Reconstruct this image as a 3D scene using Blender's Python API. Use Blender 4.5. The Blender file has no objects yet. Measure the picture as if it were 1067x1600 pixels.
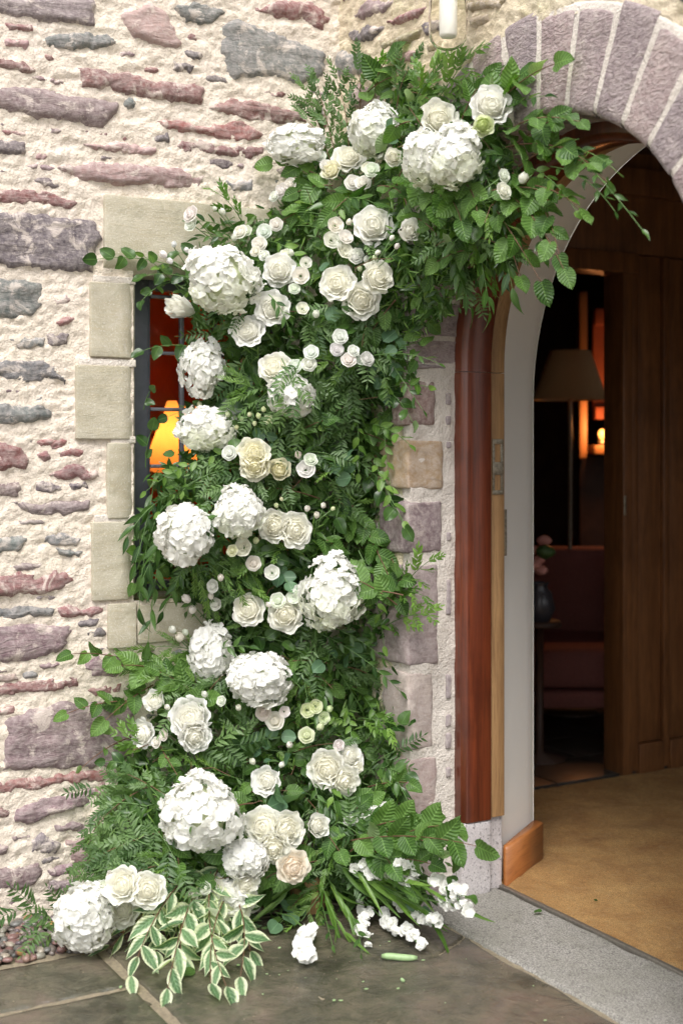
import bpy, math, random
import numpy as np
from mathutils import Vector, Matrix
random.seed(7); rng = np.random.default_rng(11)
S = bpy.context.scene; COL = S.collection
# ------------------------------------------------------------------ camera, sky, sun, exposure
CAM = Vector((3.709, -2.338, 1.5)); FWD = Vector((-.871, .491, 0)).normalized(); RGT = Vector((.491, .871, 0)).normalized(); UP = Vector((0, 0, 1))
FPX = 2100.0
cd = bpy.data.cameras.new('camera'); cam = bpy.data.objects.new('camera', cd); COL.objects.link(cam); S.camera = cam
cd.sensor_fit = 'VERTICAL'; cd.sensor_height = 36; cd.lens = FPX / 1600 * 36; cd.shift_y = -110 / 1600
cd.clip_start = .05; cd.clip_end = 900
cam.matrix_world = Matrix((( RGT.x, 0, -FWD.x, CAM.x), (RGT.y, 0, -FWD.y, CAM.y), (0, 1, 0, CAM.z), (0, 0, 0, 1)))
cd.dof.use_dof = True; cd.dof.focus_distance = 4.25; cd.dof.aperture_fstop = 2.0
S.render.resolution_x = 682; S.render.resolution_y = 1024
w = bpy.data.worlds.new('World'); S.world = w; w.use_nodes = True
SUN_EL, SUN_AZ = math.radians(56), math.radians(128)      # azimuth clockwise from +y
nt = w.node_tree; bg = nt.nodes['Background']
sky = nt.nodes.new('ShaderNodeTexSky'); sky.sky_type = 'NISHITA'; sky.sun_disc = False
sky.sun_elevation = SUN_EL; sky.sun_rotation = SUN_AZ; sky.dust_density = 4.0; sky.air_density = 1.0; sky.ozone_density = 1.0
hs = nt.nodes.new('ShaderNodeHueSaturation'); hs.inputs['Saturation'].default_value = .22
nt.links.new(sky.outputs[0], hs.inputs['Color']); nt.links.new(hs.outputs[0], bg.inputs[0]); bg.inputs[1].default_value = .15
sl = bpy.data.lights.new('sun', 'SUN'); sun = bpy.data.objects.new('sun', sl); COL.objects.link(sun)
sl.energy = 1.5; sl.angle = math.radians(28); sl.color = (1, .965, .92)
sd = Vector((math.sin(SUN_AZ) * math.cos(SUN_EL), math.cos(SUN_AZ) * math.cos(SUN_EL), math.sin(SUN_EL)))
sun.rotation_euler = sd.to_track_quat('Z', 'Y').to_euler()
vs = S.view_settings; vs.view_transform = 'Standard'; vs.look = 'None'; vs.exposure = .84; vs.gamma = 1; vs.use_curve_mapping = False

# ------------------------------------------------------------------ helpers
def ray(u, v): return FWD + RGT * ((u - 533.5) / FPX) + UP * ((690 - v) / FPX)
def onx(u, v, x): d = ray(u, v); return CAM + d * ((x - CAM.x) / d.x)
def ony(u, v, y): d = ray(u, v); return CAM + d * ((y - CAM.y) / d.y)
def onz(u, v, z=0): d = ray(u, v); return CAM + d * ((z - CAM.z) / d.z)
def at(u, v, t): return CAM + ray(u, v) * t
def hash3(ix, iy, iz, s):
    h = (ix * 374761393 + iy * 668265263 + iz * 2147483647 + s * 974634777) & 0xffffffff
    h = ((h ^ (h >> 13)) * 1274126177) & 0xffffffff
    h = ((h ^ (h >> 16)) * 2246822519) & 0xffffffff
    return ((h ^ (h >> 15)) & 0xffffff) / 0xffffff * 2 - 1
def vnoise(p, s=0):
    p = np.asarray(p, float); f = np.floor(p); i = f.astype(np.int64); t = p - f; t = t * t * (3 - 2 * t); out = 0
    for a in (0, 1):
        for b in (0, 1):
            for c in (0, 1):
                wgt = (t[..., 0] if a else 1 - t[..., 0]) * (t[..., 1] if b else 1 - t[..., 1]) * (t[..., 2] if c else 1 - t[..., 2])
                out = out + wgt * hash3(i[..., 0] + a, i[..., 1] + b, i[..., 2] + c, s)
    return out
def fbm(p, s=0, o=4):
    p = np.asarray(p, float); r = 0; a = .5
    for k in range(o): r = r + a * vnoise(p * 2 ** k, s + k); a *= .5
    return r
def mesh(name, V, Fc, mat=None, smooth=True, uv=None, attrs=None, sharp=None):
    V = np.asarray(V, np.float32).reshape(-1, 3); me = bpy.data.meshes.new(name)
    if isinstance(Fc, np.ndarray):
        k = Fc.shape[1]; n = len(Fc); me.vertices.add(len(V)); me.vertices.foreach_set('co', V.ravel())
        me.loops.add(n * k); me.loops.foreach_set('vertex_index', Fc.astype(np.int32).ravel())
        me.polygons.add(n); me.polygons.foreach_set('loop_start', (np.arange(n) * k).astype(np.int32)); me.update(calc_edges=True)
    else: me.from_pydata([tuple(map(float, p)) for p in V], [], [tuple(map(int, f)) for f in Fc]); me.update()
    if smooth: me.polygons.foreach_set('use_smooth', [True] * len(me.polygons))
    if uv is not None:
        l = me.uv_layers.new(name='UVMap'); li = np.empty(len(me.loops), np.int32); me.loops.foreach_get('vertex_index', li)
        l.data.foreach_set('uv', np.asarray(uv, np.float32)[li].ravel())
    for k, a in (attrs or {}).items():
        a = np.asarray(a, np.float32)
        if a.ndim == 1: at_ = me.attributes.new(k, 'FLOAT', 'POINT'); at_.data.foreach_set('value', a)
        else: at_ = me.attributes.new(k, 'FLOAT_COLOR', 'POINT'); at_.data.foreach_set('color', np.c_[a, np.ones(len(a))].astype(np.float32).ravel())
    if mat: me.materials.append(mat)
    return me
def obj(name, me, parent=None, color=None):
    o = bpy.data.objects.new(name, me); COL.objects.link(o)
    if parent: o.parent = parent
    if color is not None: o.color = (*color, 1)
    return o
def thing(name, label, cat, loc=(0, 0, 0), group=None, kind=None):
    o = bpy.data.objects.new(name, None); COL.objects.link(o); o.location = loc; o.empty_display_size = .05
    return tag(o, label, cat, group, kind)
def tag(o, label=None, cat=None, group=None, kind=None):
    for k, v in (('label', label), ('category', cat), ('group', group), ('kind', kind)):
        if v: o[k] = v
    return o
def grid_faces(nu, nv, off=0):
    i = np.arange(nu - 1)[:, None] * nv + np.arange(nv - 1)[None]; i = i.ravel() + off
    return np.stack([i, i + nv, i + nv + 1, i + 1], 1)
def rel(V, root): return np.asarray(V) - np.array(root.location)
def rbox(lo, hi, r=.004, res=None, amp=0, seed=0, rf=1.0):
    """a block with rounded arrises and an uneven face"""
    lo = np.array(lo, float); hi = np.array(hi, float); sz = hi - lo; r = min(r, sz.min() * .49); Vs = []; Fs = []; off = 0
    for ax in range(3):
        a, b = (ax + 1) % 3, (ax + 2) % 3
        def ticks(L):
            n = 1 if not res else max(1, int(round((L - 2 * r) / res)))
            return np.r_[0, r * .3, np.linspace(r, L - r, n + 1), L - r * .3, L]
        A, B = np.meshgrid(ticks(sz[a]), ticks(sz[b]), indexing='ij')
        for side in (0, 1):
            P = np.zeros((A.size, 3)); P[:, a] = lo[a] + A.ravel(); P[:, b] = lo[b] + B.ravel(); P[:, ax] = hi[ax] if side else lo[ax]
            f = grid_faces(*A.shape, off)
            if not side: f = f[:, ::-1]
            Vs.append(P); Fs.append(f); off += len(P)
    V = np.concatenate(Vs); q = np.clip(V, lo + r, hi - r); d = V - q; n = np.linalg.norm(d, axis=1, keepdims=True); nn = d / np.maximum(n, 1e-9)
    V = q + nn * r
    if amp: V = V + nn * (fbm(V * 22 * rf, seed) * amp * 1.6 + fbm(V * 70 * rf, seed + 5, 2) * amp * .5)[:, None]
    return V, np.concatenate(Fs)
def join(parts):
    Vs, Fs, o = [], [], 0
    for V, f in parts: Vs.append(np.asarray(V)); Fs.append(np.asarray(f) + o); o += len(V)
    return np.concatenate(Vs), np.concatenate(Fs)
def tube(path, rad, n=6, cap=True):
    P = np.array([list(p) for p in path], float); m = len(P); rad = np.broadcast_to(np.asarray(rad, float), (m,))
    T = np.gradient(P, axis=0); T /= np.maximum(np.linalg.norm(T, axis=1, keepdims=True), 1e-9)
    ref = np.array([.3, .2, .93]); A = np.cross(T, ref); A /= np.maximum(np.linalg.norm(A, axis=1, keepdims=True), 1e-9); B = np.cross(T, A)
    th = np.linspace(0, 2 * math.pi, n, endpoint=False)
    V = P[:, None] + rad[:, None, None] * (np.cos(th)[None, :, None] * A[:, None] + np.sin(th)[None, :, None] * B[:, None])
    i = np.arange(m - 1)[:, None] * n; j = np.arange(n)[None]; k = (j + 1) % n
    f = np.stack([i + j, i + k, i + n + k, i + n + j], -1).reshape(-1, 4)
    V = V.reshape(-1, 3)
    if cap:
        V = np.r_[V, P[:1], P[-1:]]; a = len(V) - 2
        f = np.r_[f, np.stack([np.full(n, a), k[0], j[0], np.full(n, a)], 1)[:, [0, 1, 2, 2]], np.stack([np.full(n, a + 1), (m - 1) * n + j[0], (m - 1) * n + k[0], (m - 1) * n + k[0]], 1)]
    return V, f
def tmesh(name, path, rad, mat, n=6):
    V, f = tube(path, rad, n, False); return mesh(name, V, f, mat)
def lathe(prof, n=32, c=(0, 0, 0)):
    pr = np.array(prof, float); th = np.linspace(0, 2 * math.pi, n + 1)
    V = np.stack([pr[:, 0, None] * np.cos(th), pr[:, 0, None] * np.sin(th), pr[:, 1, None] + 0 * th], -1).reshape(-1, 3) + np.array(c)
    return V, grid_faces(len(pr), n + 1)
def sdf(P, poly):
    """signed distance to polygon, positive inside"""
    P = np.asarray(P, float); poly = np.asarray(poly, float); d = np.full(len(P), 1e9); ins = np.zeros(len(P), bool)
    for i in range(len(poly)):
        a, b = poly[i], poly[(i + 1) % len(poly)]; e = b - a; w_ = P - a
        t = np.clip((w_ @ e) / max(e @ e, 1e-12), 0, 1); d = np.minimum(d, np.linalg.norm(w_ - t[:, None] * e, axis=1))
        c1 = (a[1] > P[:, 1]) != (b[1] > P[:, 1])
        with np.errstate(divide='ignore', invalid='ignore'):
            c2 = P[:, 0] < (b[0] - a[0]) * (P[:, 1] - a[1]) / (b[1] - a[1]) + a[0]
        ins ^= (c1 & c2)
    return np.where(ins, d, -d)

# ------------------------------------------------------------------ materials
class N:
    def __init__(s, name):
        s.m = bpy.data.materials.new(name); s.m.use_nodes = True; s.t = s.m.node_tree; s.p = s.t.nodes['Principled BSDF']; s.out = s.t.nodes['Material Output']
    def n(s, t, **kw):
        x = s.t.nodes.new('ShaderNode' + t)
        for k, v in kw.items(): setattr(x, k, v)
        return x
    def l(s, a, b): s.t.links.new(a, b)
    def co(s, scale=(1, 1, 1), kind='Object'):
        c = s.n('TexCoord'); m = s.n('Mapping'); m.inputs['Scale'].default_value = scale; s.l(c.outputs[kind], m.inputs[0]); return m.outputs[0]
    def noise(s, vec, scale, detail=4, rough=.55, dist=0):
        x = s.n('TexNoise'); x.inputs['Scale'].default_value = scale; x.inputs['Detail'].default_value = detail; x.inputs['Roughness'].default_value = rough; x.inputs['Distortion'].default_value = dist
        s.l(vec, x.inputs['Vector']); return x.outputs['Fac']
    def ramp(s, f, stops, interp='LINEAR'):
        r = s.n('ValToRGB'); r.color_ramp.interpolation = interp; e = r.color_ramp.elements
        while len(e) < len(stops): e.new(.5)
        for i, (p, c) in enumerate(stops): e[i].position = p; e[i].color = (*(c if hasattr(c, '__len__') else (c, c, c)), 1)
        s.l(f, r.inputs[0]); return r.outputs[0]
    def mix(s, f, a, b, mode='MIX'):
        x = s.n('MixRGB', blend_type=mode)
        for i, v in enumerate((f, a, b)):
            if hasattr(v, 'is_linked') or hasattr(v, 'links'): s.l(v, x.inputs[i])
            elif i == 0: x.inputs[0].default_value = v
            else: x.inputs[i].default_value = (*v, 1)
        return x.outputs[0]
    def math(s, op, a, b=0, c=0):
        x = s.n('Math', operation=op)
        for i, v in enumerate((a, b, c)):
            if hasattr(v, 'links'): s.l(v, x.inputs[i])
            else: x.inputs[i].default_value = v
        return x.outputs[0]
    def bump(s, h, strength=.5, dist=.01, prev=None):
        b = s.n('Bump'); b.inputs['Strength'].default_value = strength; b.inputs['Distance'].default_value = dist; s.l(h, b.inputs['Height'])
        if prev is not None: s.l(prev, b.inputs['Normal'])
        return b.outputs[0]
    def fin(s, col=None, rough=None, nor=None, **kw):
        for k, v in (('Base Color', col), ('Roughness', rough), ('Normal', nor)):
            if v is None: continue
            if hasattr(v, 'links'): s.l(v, s.p.inputs[k])
            elif k == 'Base Color': s.p.inputs[k].default_value = (*v, 1)
            else: s.p.inputs[k].default_value = v
        for k, v in kw.items(): s.p.inputs[k.replace('_', ' ')].default_value = v
        return s.m

def m_mortar(name, c1, c2, c3, green=.0):
    a = N(name); v = a.co(); big = a.noise(v, 2.3, 5); mid = a.noise(v, 28, 6, .7); fine = a.noise(v, 160, 3, .7)
    col = a.mix(a.ramp(big, [(.35, 0), (.65, 1)]), c1, c2); col = a.mix(a.ramp(mid, [(.52, 0), (.75, .8)]), col, c3)
    if green: col = a.mix(a.math('MULTIPLY', a.ramp(a.noise(v, 5, 5, .7), [(.5, 0), (.72, 1)]), green), col, (.34, .33, .13))
    col = a.mix(a.ramp(fine, [(.3, .35), (.5, 0)]), col, (.22, .18, .14))
    vo = a.n('TexVoronoi'); vo.inputs['Scale'].default_value = 120; a.l(v, vo.inputs['Vector'])
    n = a.bump(mid, .9, .012); n = a.bump(vo.outputs['Distance'], .4, .004, n); n = a.bump(fine, .6, .003, n)
    return a.fin(col, .95, n)
M = {}
M['mortar'] = m_mortar('lime_mortar', (.76, .675, .565), (.73, .64, .555), (.60, .51, .39))
M['mortar_door'] = m_mortar('lime_mortar_mossy', (.70, .62, .47), (.68, .57, .42), (.50, .44, .27), .6)
M['joint'] = m_mortar('pointing', (.70, .64, .58), (.64, .58, .52), (.56, .50, .43))
def m_stone(name, sx=1, sy=1, layer=.8, coat=.6, peck=False):
    a = N(name); oi = a.n('ObjectInfo'); v = a.co((sx, sy, 1)); vs_ = a.co((1, 1, 3.2))
    base = oi.outputs['Color']; n1 = a.noise(v, 9, 6, .65); n2 = a.noise(v, 60, 4, .7); n3 = a.noise(vs_, 11, 8, .68, 1.1)
    col = a.mix(a.ramp(n1, [(.3, .0), (.7, .8)]), base, a.mix(1, base, (.62, .60, .66), 'MULTIPLY'))
    col = a.mix(a.ramp(n2, [(.35, 0), (.8, .55)]), col, (.62, .55, .52))
    col = a.mix(a.ramp(n3, [(.28, .45), (.42, 0)]), col, (.07, .055, .055)); col = a.mix(a.ramp(n3, [(.55, 0), (.75, .35)]), col, (.55, .48, .46))
    cm = a.noise(v, 13, 9, .72, .6)
    col = a.mix(a.ramp(cm, [(.53, 0), (.60, coat)]), col, (.70, .61, .54))
    n = a.bump(n3, .75 * layer, .02); n = a.bump(n2, .5, .004, n)
    if peck:
        vp = a.co((1, 1, 1)); p = a.noise(a.co((26, 26, 60)), 1.6, 3, .6, .8); n = a.bump(p, 1.0, .012, n); col = a.mix(a.ramp(p, [(.3, .45), (.5, 0)]), col, (.16, .12, .12))
    return a.fin(col, .85, n)
M['stone'] = m_stone('rubble_stone')
M['sawn'] = m_stone('dressed_stone', layer=.25, coat=.25)
M['peck'] = m_stone('pecked_stone', layer=.3, coat=.2, peck=True)
def m_sand():
    a = N('buff_sandstone'); v = a.co(); n1 = a.noise(a.co((1, 1, 3)), 4, 6, .65, .8); n2 = a.noise(v, 190, 4, .75); n3 = a.noise(v, 9, 7, .75, .5); n4 = a.noise(a.co((1, .6, 7)), 26, 4, .7)
    c = a.mix(a.ramp(n1, [(.3, 0), (.7, 1)]), (.37, .33, .235), (.52, .48, .385)); c = a.mix(a.ramp(n4, [(.5, 0), (.75, .45)]), c, (.44, .36, .22)); c = a.mix(a.ramp(n2, [(.55, 0), (.68, .7)]), c, (.70, .68, .61)); c = a.mix(a.ramp(n3, [(.52, 0), (.68, .65)]), c, (.29, .27, .19)); c = a.mix(a.ramp(n3, [(.25, .55), (.42, 0)]), c, (.60, .57, .52))
    return a.fin(c, .92, a.bump(n2, .6, .004, a.bump(n3, .6, .008, a.bump(n4, .3, .004))))
M['sand'] = m_sand()
def m_mossy():
    a = N('mossy_sandstone'); v = a.co(); n = a.noise(v, 16, 6, .7)
    return a.fin(a.mix(a.ramp(n, [(.35, 0), (.6, .9)]), (.40, .35, .26), (.16, .17, .05)), .95, a.bump(n, .6, .008))
M['mossy'] = m_mossy()
def m_granite(name, c1, c2, c3, r=.75):
    a = N(name); v = a.co(); n1 = a.noise(v, 170, 3, .8); n2 = a.noise(v, 4, 5, .6); n3 = a.noise(v, 90, 3, .7)
    c = a.mix(a.ramp(n1, [(.4, 0), (.6, 1)]), c1, c2); c = a.mix(a.ramp(n2, [(.4, 0), (.7, .6)]), c, c3); c = a.mix(a.ramp(n3, [(.55, 0), (.66, .7)]), c, (.07, .065, .06)); c = a.mix(a.ramp(a.noise(v, 7, 7, .75), [(.52, 0), (.68, .5)]), c, tuple(x * .55 for x in c3))
    return a.fin(c, r, a.bump(n1, .5, .003, a.bump(n3, .4, .004)))
M['granite'] = m_granite('granite', (.13, .125, .115), (.38, .36, .33), (.17, .165, .13))
M['plinth'] = m_granite('pale_granite', (.46, .43, .43), (.60, .56, .56), (.50, .45, .46), .85)
def m_slate():
    a = N('wet_slate'); v = a.co(); n1 = a.noise(v, 3.2, 6, .6, .6); n2 = a.noise(v, 14, 6, .65, .8); n3 = a.noise(v, 90, 4, .7); oi = a.n('ObjectInfo')
    c = a.ramp(n1, [(.32, (.022, .021, .015)), (.45, (.058, .056, .040)), (.54, (.090, .082, .060)), (.66, (.125, .098, .078))]); c = a.mix(a.ramp(n2, [(.45, 0), (.75, .5)]), c, (.19, .165, .115))
    c = a.mix(a.ramp(n2, [(.22, .7), (.4, 0)]), c, (.05, .035, .03)); c = a.mix(a.ramp(n3, [(.64, 0), (.72, .5)]), c, (.30, .27, .21))
    c = a.mix(.35, c, oi.outputs['Color'], 'MULTIPLY')
    ro = a.ramp(a.noise(v, 2.4, 5, .65, .4), [(.36, .06), (.52, .17), (.72, .38)])
    st = a.math('SNAP', n1, .045); n = a.bump(n2, .9, .014); n = a.bump(st, 1.0, .05, n); n = a.bump(n3, .5, .003, n)
    return a.fin(c, ro, n, Specular_IOR_Level=.6)
M['slate'] = m_slate()
def simple(name, c, r=.6, metal=0, bumpk=0, bs=60, var=0, **kw):
    a = N(name); col = c; nor = None
    if var or bumpk:
        n = a.noise(a.co(), bs, 5, .65)
        if var: col = a.mix(a.ramp(n, [(.3, 0), (.7, 1)]), tuple(x * (1 - var) for x in c), tuple(min(1, x * (1 + var)) for x in c))
        if bumpk: nor = a.bump(n, bumpk, .004)
    return a.fin(col, r, nor, Metallic=metal, **kw)
def m_wood(name, c1, c2, r=.35, coat=.4, sc=(30, 30, 2.2), dark=.5):
    a = N(name); v = a.co(sc); n1 = a.noise(v, 1, 6, .65, .7); n2 = a.noise(a.co((1, 1, 1)), 3.5, 5, .6); n3 = a.noise(a.co(tuple(x * 5 for x in sc)), 1, 3, .6)
    c = a.mix(a.ramp(n1, [(.3, 0), (.7, 1)]), c1, c2); c = a.mix(a.ramp(n2, [(.5, 0), (.75, dark)]), c, tuple(x * .35 for x in c1)); c = a.mix(a.ramp(n3, [(.3, .4), (.5, 0)]), c, tuple(x * .4 for x in c1))
    return a.fin(c, r, a.bump(n1, .25, .003, a.bump(n3, .2, .001)), Coat_Weight=coat, Coat_Roughness=.22)
M['mahog'] = m_wood('varnished_red_wood', (.070, .014, .006), (.19, .040, .013), .33, .5, (26, 26, 1.3), .75)
M['oak'] = m_wood('bare_oak', (.26, .14, .06), (.46, .27, .12), .6, .05)
M['panel'] = m_wood('dark_oak_panelling', (.12, .048, .017), (.26, .112, .040), .42, .25)
M['skirt'] = m_wood('orange_pine', (.30, .10, .025), (.42, .16, .045), .45, .3, (3, 3, 30), .2)
def m_plaster():
    a = N('cream_plaster'); v = a.co(); n = a.noise(v, 7, 4); f = a.noise(v, 120, 3, .6)
    return a.fin(a.mix(n, (.86, .845, .80), (.90, .885, .84)), .7, a.bump(f, .12, .002, a.bump(n, .15, .01)))
M['plaster'] = m_plaster()
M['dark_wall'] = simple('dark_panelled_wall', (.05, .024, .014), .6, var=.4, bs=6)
M['red_wall'] = simple('red_plaster', (.80, .17, .045), .8, var=.15, bs=4)
M['ceiling'] = simple('aged_ceiling', (.30, .24, .18), .9)
def m_coir():
    a = N('coir_matting'); v = a.co(); n1 = a.noise(v, 5, 5, .7, .5); n2 = a.noise(a.co((1, 1.6, 1)), 130, 5, .85, 2.5); n3 = a.noise(v, 28, 5, .7, 1.5)
    c = a.mix(a.ramp(n1, [(.3, 0), (.7, 1)]), (.56, .28, .085), (.88, .53, .20)); c = a.mix(a.ramp(n2, [(.38, .9), (.56, 0)]), c, (.12, .055, .018)); c = a.mix(a.ramp(a.noise(v, 3.2, 6, .7, .8), [(.50, 0), (.70, .55)]), c, (.24, .11, .035)); c = a.mix(a.ramp(n3, [(.5, 0), (.75, .5)]), c, (.60, .42, .20))
    return a.fin(c, .95, a.bump(n2, 1, .01, a.bump(n3, .6, .01)))
M['coir'] = m_coir()
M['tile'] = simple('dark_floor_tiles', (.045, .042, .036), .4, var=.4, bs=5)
M['steel'] = simple('painted_steel', (.075, .08, .095), .45, var=.2, bs=20)
M['lead'] = simple('lead_grey_bars', (.16, .16, .18), .5, .3, var=.2, bs=60)
M['black'] = simple('black_iron', (.015, .015, .015), .5)
M['brass'] = simple('tarnished_metal', (.33, .29, .22), .45, .85, .3, 90, .4)
M['strip'] = simple('aluminium_strip', (.22, .20, .17), .45, .6, .2, 80, .2)
M['soil'] = simple('soil_and_moss', (.10, .085, .05), .95, bumpk=.8, bs=40, var=.5)
M['sandjoint'] = simple('sandy_joint', (.21, .175, .12), .95, bumpk=.8, bs=90, var=.3)
M['gravel_far'] = simple('far_gravel', (.22, .20, .17), .95, bumpk=.6, bs=30, var=.3)
a = N('window_glass'); M['glass'] = a.fin((.9, .93, .92), .02, None, Transmission_Weight=1.0, IOR=1.25)
a = N('lantern_glass'); M['lglass'] = a.fin((.98, .97, .93), .10, None, Transmission_Weight=1.0, IOR=1.04)
def emis(name, c, e, s): a = N(name); return a.fin(c, .7, None, Emission_Color=(*e, 1), Emission_Strength=s)
a = N('lit_lampshade'); a.fin((.55, .30, .10), .9); t_ = a.n('BsdfTranslucent'); t_.inputs[0].default_value = (.70, .34, .11, 1); x_ = a.n('MixShader'); x_.inputs[0].default_value = .7; a.l(a.p.outputs[0], x_.inputs[1]); a.l(t_.outputs[0], x_.inputs[2]); a.l(x_.outputs[0], a.out.inputs[0]); M['shade_lit'] = a.m
M['bulb_glint'] = emis('amber_bulb_and_glint', (.9, .5, .2), (1, .36, .07), 1.6)  # glow of the night light; also stands in for the window reflection
M['tube'] = simple('frosted_white_tube', (.82, .82, .80), .4)
M['shade'] = simple('linen_lampshade', (.80, .56, .30), .9, bumpk=.2, bs=100)
M['sofa'] = simple('rose_upholstery', (.27, .10, .085), .9, bumpk=.3, bs=80, var=.15)
M['ceramic'] = simple('dark_ceramic', (.05, .05, .06), .3)
M['pink'] = simple('pink_petals', (.62, .28, .24), .7)

def m_leaf(name, c1, c2, under, src='object', rough=.45, trans=.30, edge=None, veins=7, vein_col=1.35, vs=.5):
    a = N(name); uvn = a.n('UVMap'); sp = a.n('SeparateXYZ'); a.l(uvn.outputs[0], sp.inputs[0]); x, y = sp.outputs[0], sp.outputs[1]
    if src == 'object': r = a.n('ObjectInfo').outputs['Random']
    else: r = a.n('Attribute', attribute_name='tint').outputs['Fac']
    ax = a.math('ABSOLUTE', a.math('SUBTRACT', x, .5))
    col = a.mix(r, c1, c2)
    nz = a.noise(a.co((1, 1, 1)), 60, 3, .6); col = a.mix(a.ramp(nz, [(.35, .35), (.65, 0)]), col, tuple(k * .55 for k in c1))
    lat = a.math('SINE', a.math('MULTIPLY', a.math('SUBTRACT', y, a.math('MULTIPLY', ax, .55)), veins * 6.283))
    latm = a.ramp(lat, [(.75, 0), (1.0, .38)]) if veins else None
    mid = a.ramp(ax, [(.0, .8), (.035, 0)])
    vc = tuple(min(1, k * vein_col + .02) for k in c2)
    if veins: col = a.mix(latm, col, vc)
    col = a.mix(mid, col, vc)
    if edge:
        wob = a.math('ADD', ax, a.math('MULTIPLY', a.noise(a.co((1, 1, 1)), 70, 4, .7), .38)); wob = a.math('ADD', wob, a.math('MULTIPLY', r, .10)); col = a.mix(a.ramp(wob, [(.44, 0), (.52, .45), (.62, 1)]), col, edge)
    geo = a.n('NewGeometry'); col2 = a.mix(a.math('MULTIPLY', geo.outputs['Backfacing'], .8), col, under)
    nor = a.bump(lat, vs, .002) if veins else None
    a.fin(col2, rough, nor, Specular_IOR_Level=.42)
    tr = a.n('BsdfTranslucent'); a.l(a.mix(1, col2, (1.6, 1.9, .8), 'MULTIPLY'), tr.inputs[0]); mx = a.n('MixShader'); mx.inputs[0].default_value = trans
    a.l(a.p.outputs[0], mx.inputs[1]); a.l(tr.outputs[0], mx.inputs[2]); a.l(mx.outputs[0], a.out.inputs[0]); return a.m
def leafset(name, *A, **k): M[name] = m_leaf(name, *A, src='object', **k); M[name + '_f'] = m_leaf(name + '_fill', *A, src='attr', **k)
leafset('lf_broad', (.042, .105, .018), (.135, .250, .055), (.24, .33, .16), rough=.42, veins=8)
leafset('lf_glossy', (.020, .058, .012), (.085, .170, .038), (.18, .26, .12), rough=.30, veins=0)
leafset('lf_fine', (.045, .100, .030), (.150, .245, .085), (.22, .30, .15), rough=.45, veins=0)
leafset('lf_blue', (.070, .145, .080), (.13, .24, .125), (.17, .27, .16), rough=.5, veins=0)
leafset('lf_var', (.060, .14, .050), (.17, .29, .14), (.52, .57, .42), rough=.42, veins=7, edge=(.66, .70, .50))
leafset('lf_straw', (.070, .155, .022), (.19, .32, .065), (.13, .27, .06), rough=.4, veins=0)
M['stem'] = simple('green_stem', (.10, .19, .05), .5)
M['twig'] = simple('brown_twig', (.13, .065, .035), .7)
def m_petal(name, mul=(1, 1, 1), tr=.46, sss=0):
    a = N(name); oi = a.n('ObjectInfo'); n = a.noise(a.co((1, 1, 1)), 3, 4, .6)
    c = a.mix(a.ramp(n, [(.3, 0), (.7, .5)]), oi.outputs['Color'], a.mix(1, oi.outputs['Color'], (.95, .94, .86), 'MULTIPLY'))
    a.fin(c, .55, a.bump(n, .15, .03), Specular_IOR_Level=.25)
    t = a.n('BsdfTranslucent'); a.l(c, t.inputs[0]); mx = a.n('MixShader'); mx.inputs[0].default_value = tr
    a.l(a.p.outputs[0], mx.inputs[1]); a.l(t.outputs[0], mx.inputs[2]); a.l(mx.outputs[0], a.out.inputs[0]); return a.m
M['petal'] = m_petal('flower_petal')
# ------------------------------------------------------------------ ground
WX = -.45                                                  # face of the left wall (plane x = WX), the doorway wall is the plane y = 0
g = obj('ground', mesh('ground', [(-150, -300, -.06), (300, -300, -.06), (300, 300, -.06), (-150, 300, -.06)], [(0, 1, 2, 3)], M['gravel_far'])); tag(g, kind='structure')
pav = thing('paving', 'wet brown slate paving slabs in front of the doorway', None, (0, 0, 0), kind='structure')
def rag(poly, amp, seed, step=.03):
    out = []
    for i in range(len(poly)):
        a, b = np.array(poly[i]), np.array(poly[(i + 1) % len(poly)]); n = max(2, int(np.linalg.norm(b - a) / step))
        for k in range(n):
            p = a + (b - a) * k / n; out.append(p + amp * np.array([fbm([[p[0] * 9, p[1] * 9, seed]], seed)[0], fbm([[p[0] * 9, p[1] * 9, seed + 7.3]], seed + 3)[0]]) * (0 if k == 0 else 1))
    return out
def slab(poly, z, seed, col, mat='slate', name='slab', step=.012, parent=pav, amp=.0036, thick=.05, crack=None):
    P = np.array(poly, float); lo, hi = P.min(0), P.max(0); nx = int((hi[0] - lo[0]) / step) + 2; ny = int((hi[1] - lo[1]) / step) + 2
    X, Y = np.meshgrid(np.linspace(lo[0] - .004, hi[0] + .004, nx), np.linspace(lo[1] - .004, hi[1] + .004, ny), indexing='ij'); XY = np.c_[X.ravel(), Y.ravel()]
    wp = XY + .010 * np.c_[fbm(np.c_[XY * 9, np.full(len(XY), seed)], seed), fbm(np.c_[XY * 9, np.full(len(XY), seed + 9)], seed)]
    d = sdf(wp, P)
    h = np.floor(fbm(np.c_[XY * 4.5, np.full(len(XY), seed)], seed, 5) * 7) / 7 * amp + fbm(np.c_[XY * 13, np.full(len(XY), seed)], seed + 2) * amp
    Z = z + h - np.where(d < .012, .006 * (1 - np.clip(d, 0, .012) / .012) ** 2, 0)
    if crack is not None:
        cdist = np.full(len(XY), 9.)
        for i in range(len(crack) - 1):
            a_, b_ = np.array(crack[i]), np.array(crack[i + 1]); e = b_ - a_; q = wp - a_; t = np.clip(q @ e / (e @ e), 0, 1); cdist = np.minimum(cdist, np.linalg.norm(q - t[:, None] * e, axis=1))
        Z = Z - .012 * np.clip(1 - cdist / .006, 0, 1)
    Z = np.where(d < 0, z - thick, Z)
    me = mesh(name, np.c_[XY, Z], grid_faces(nx, ny)[:, ::1], M[mat]); return obj(name, me, parent, col)
E_ = .006
xg = WX + .33
def gp(u, v): p = onz(u, v); return (p.x, p.y)
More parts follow.
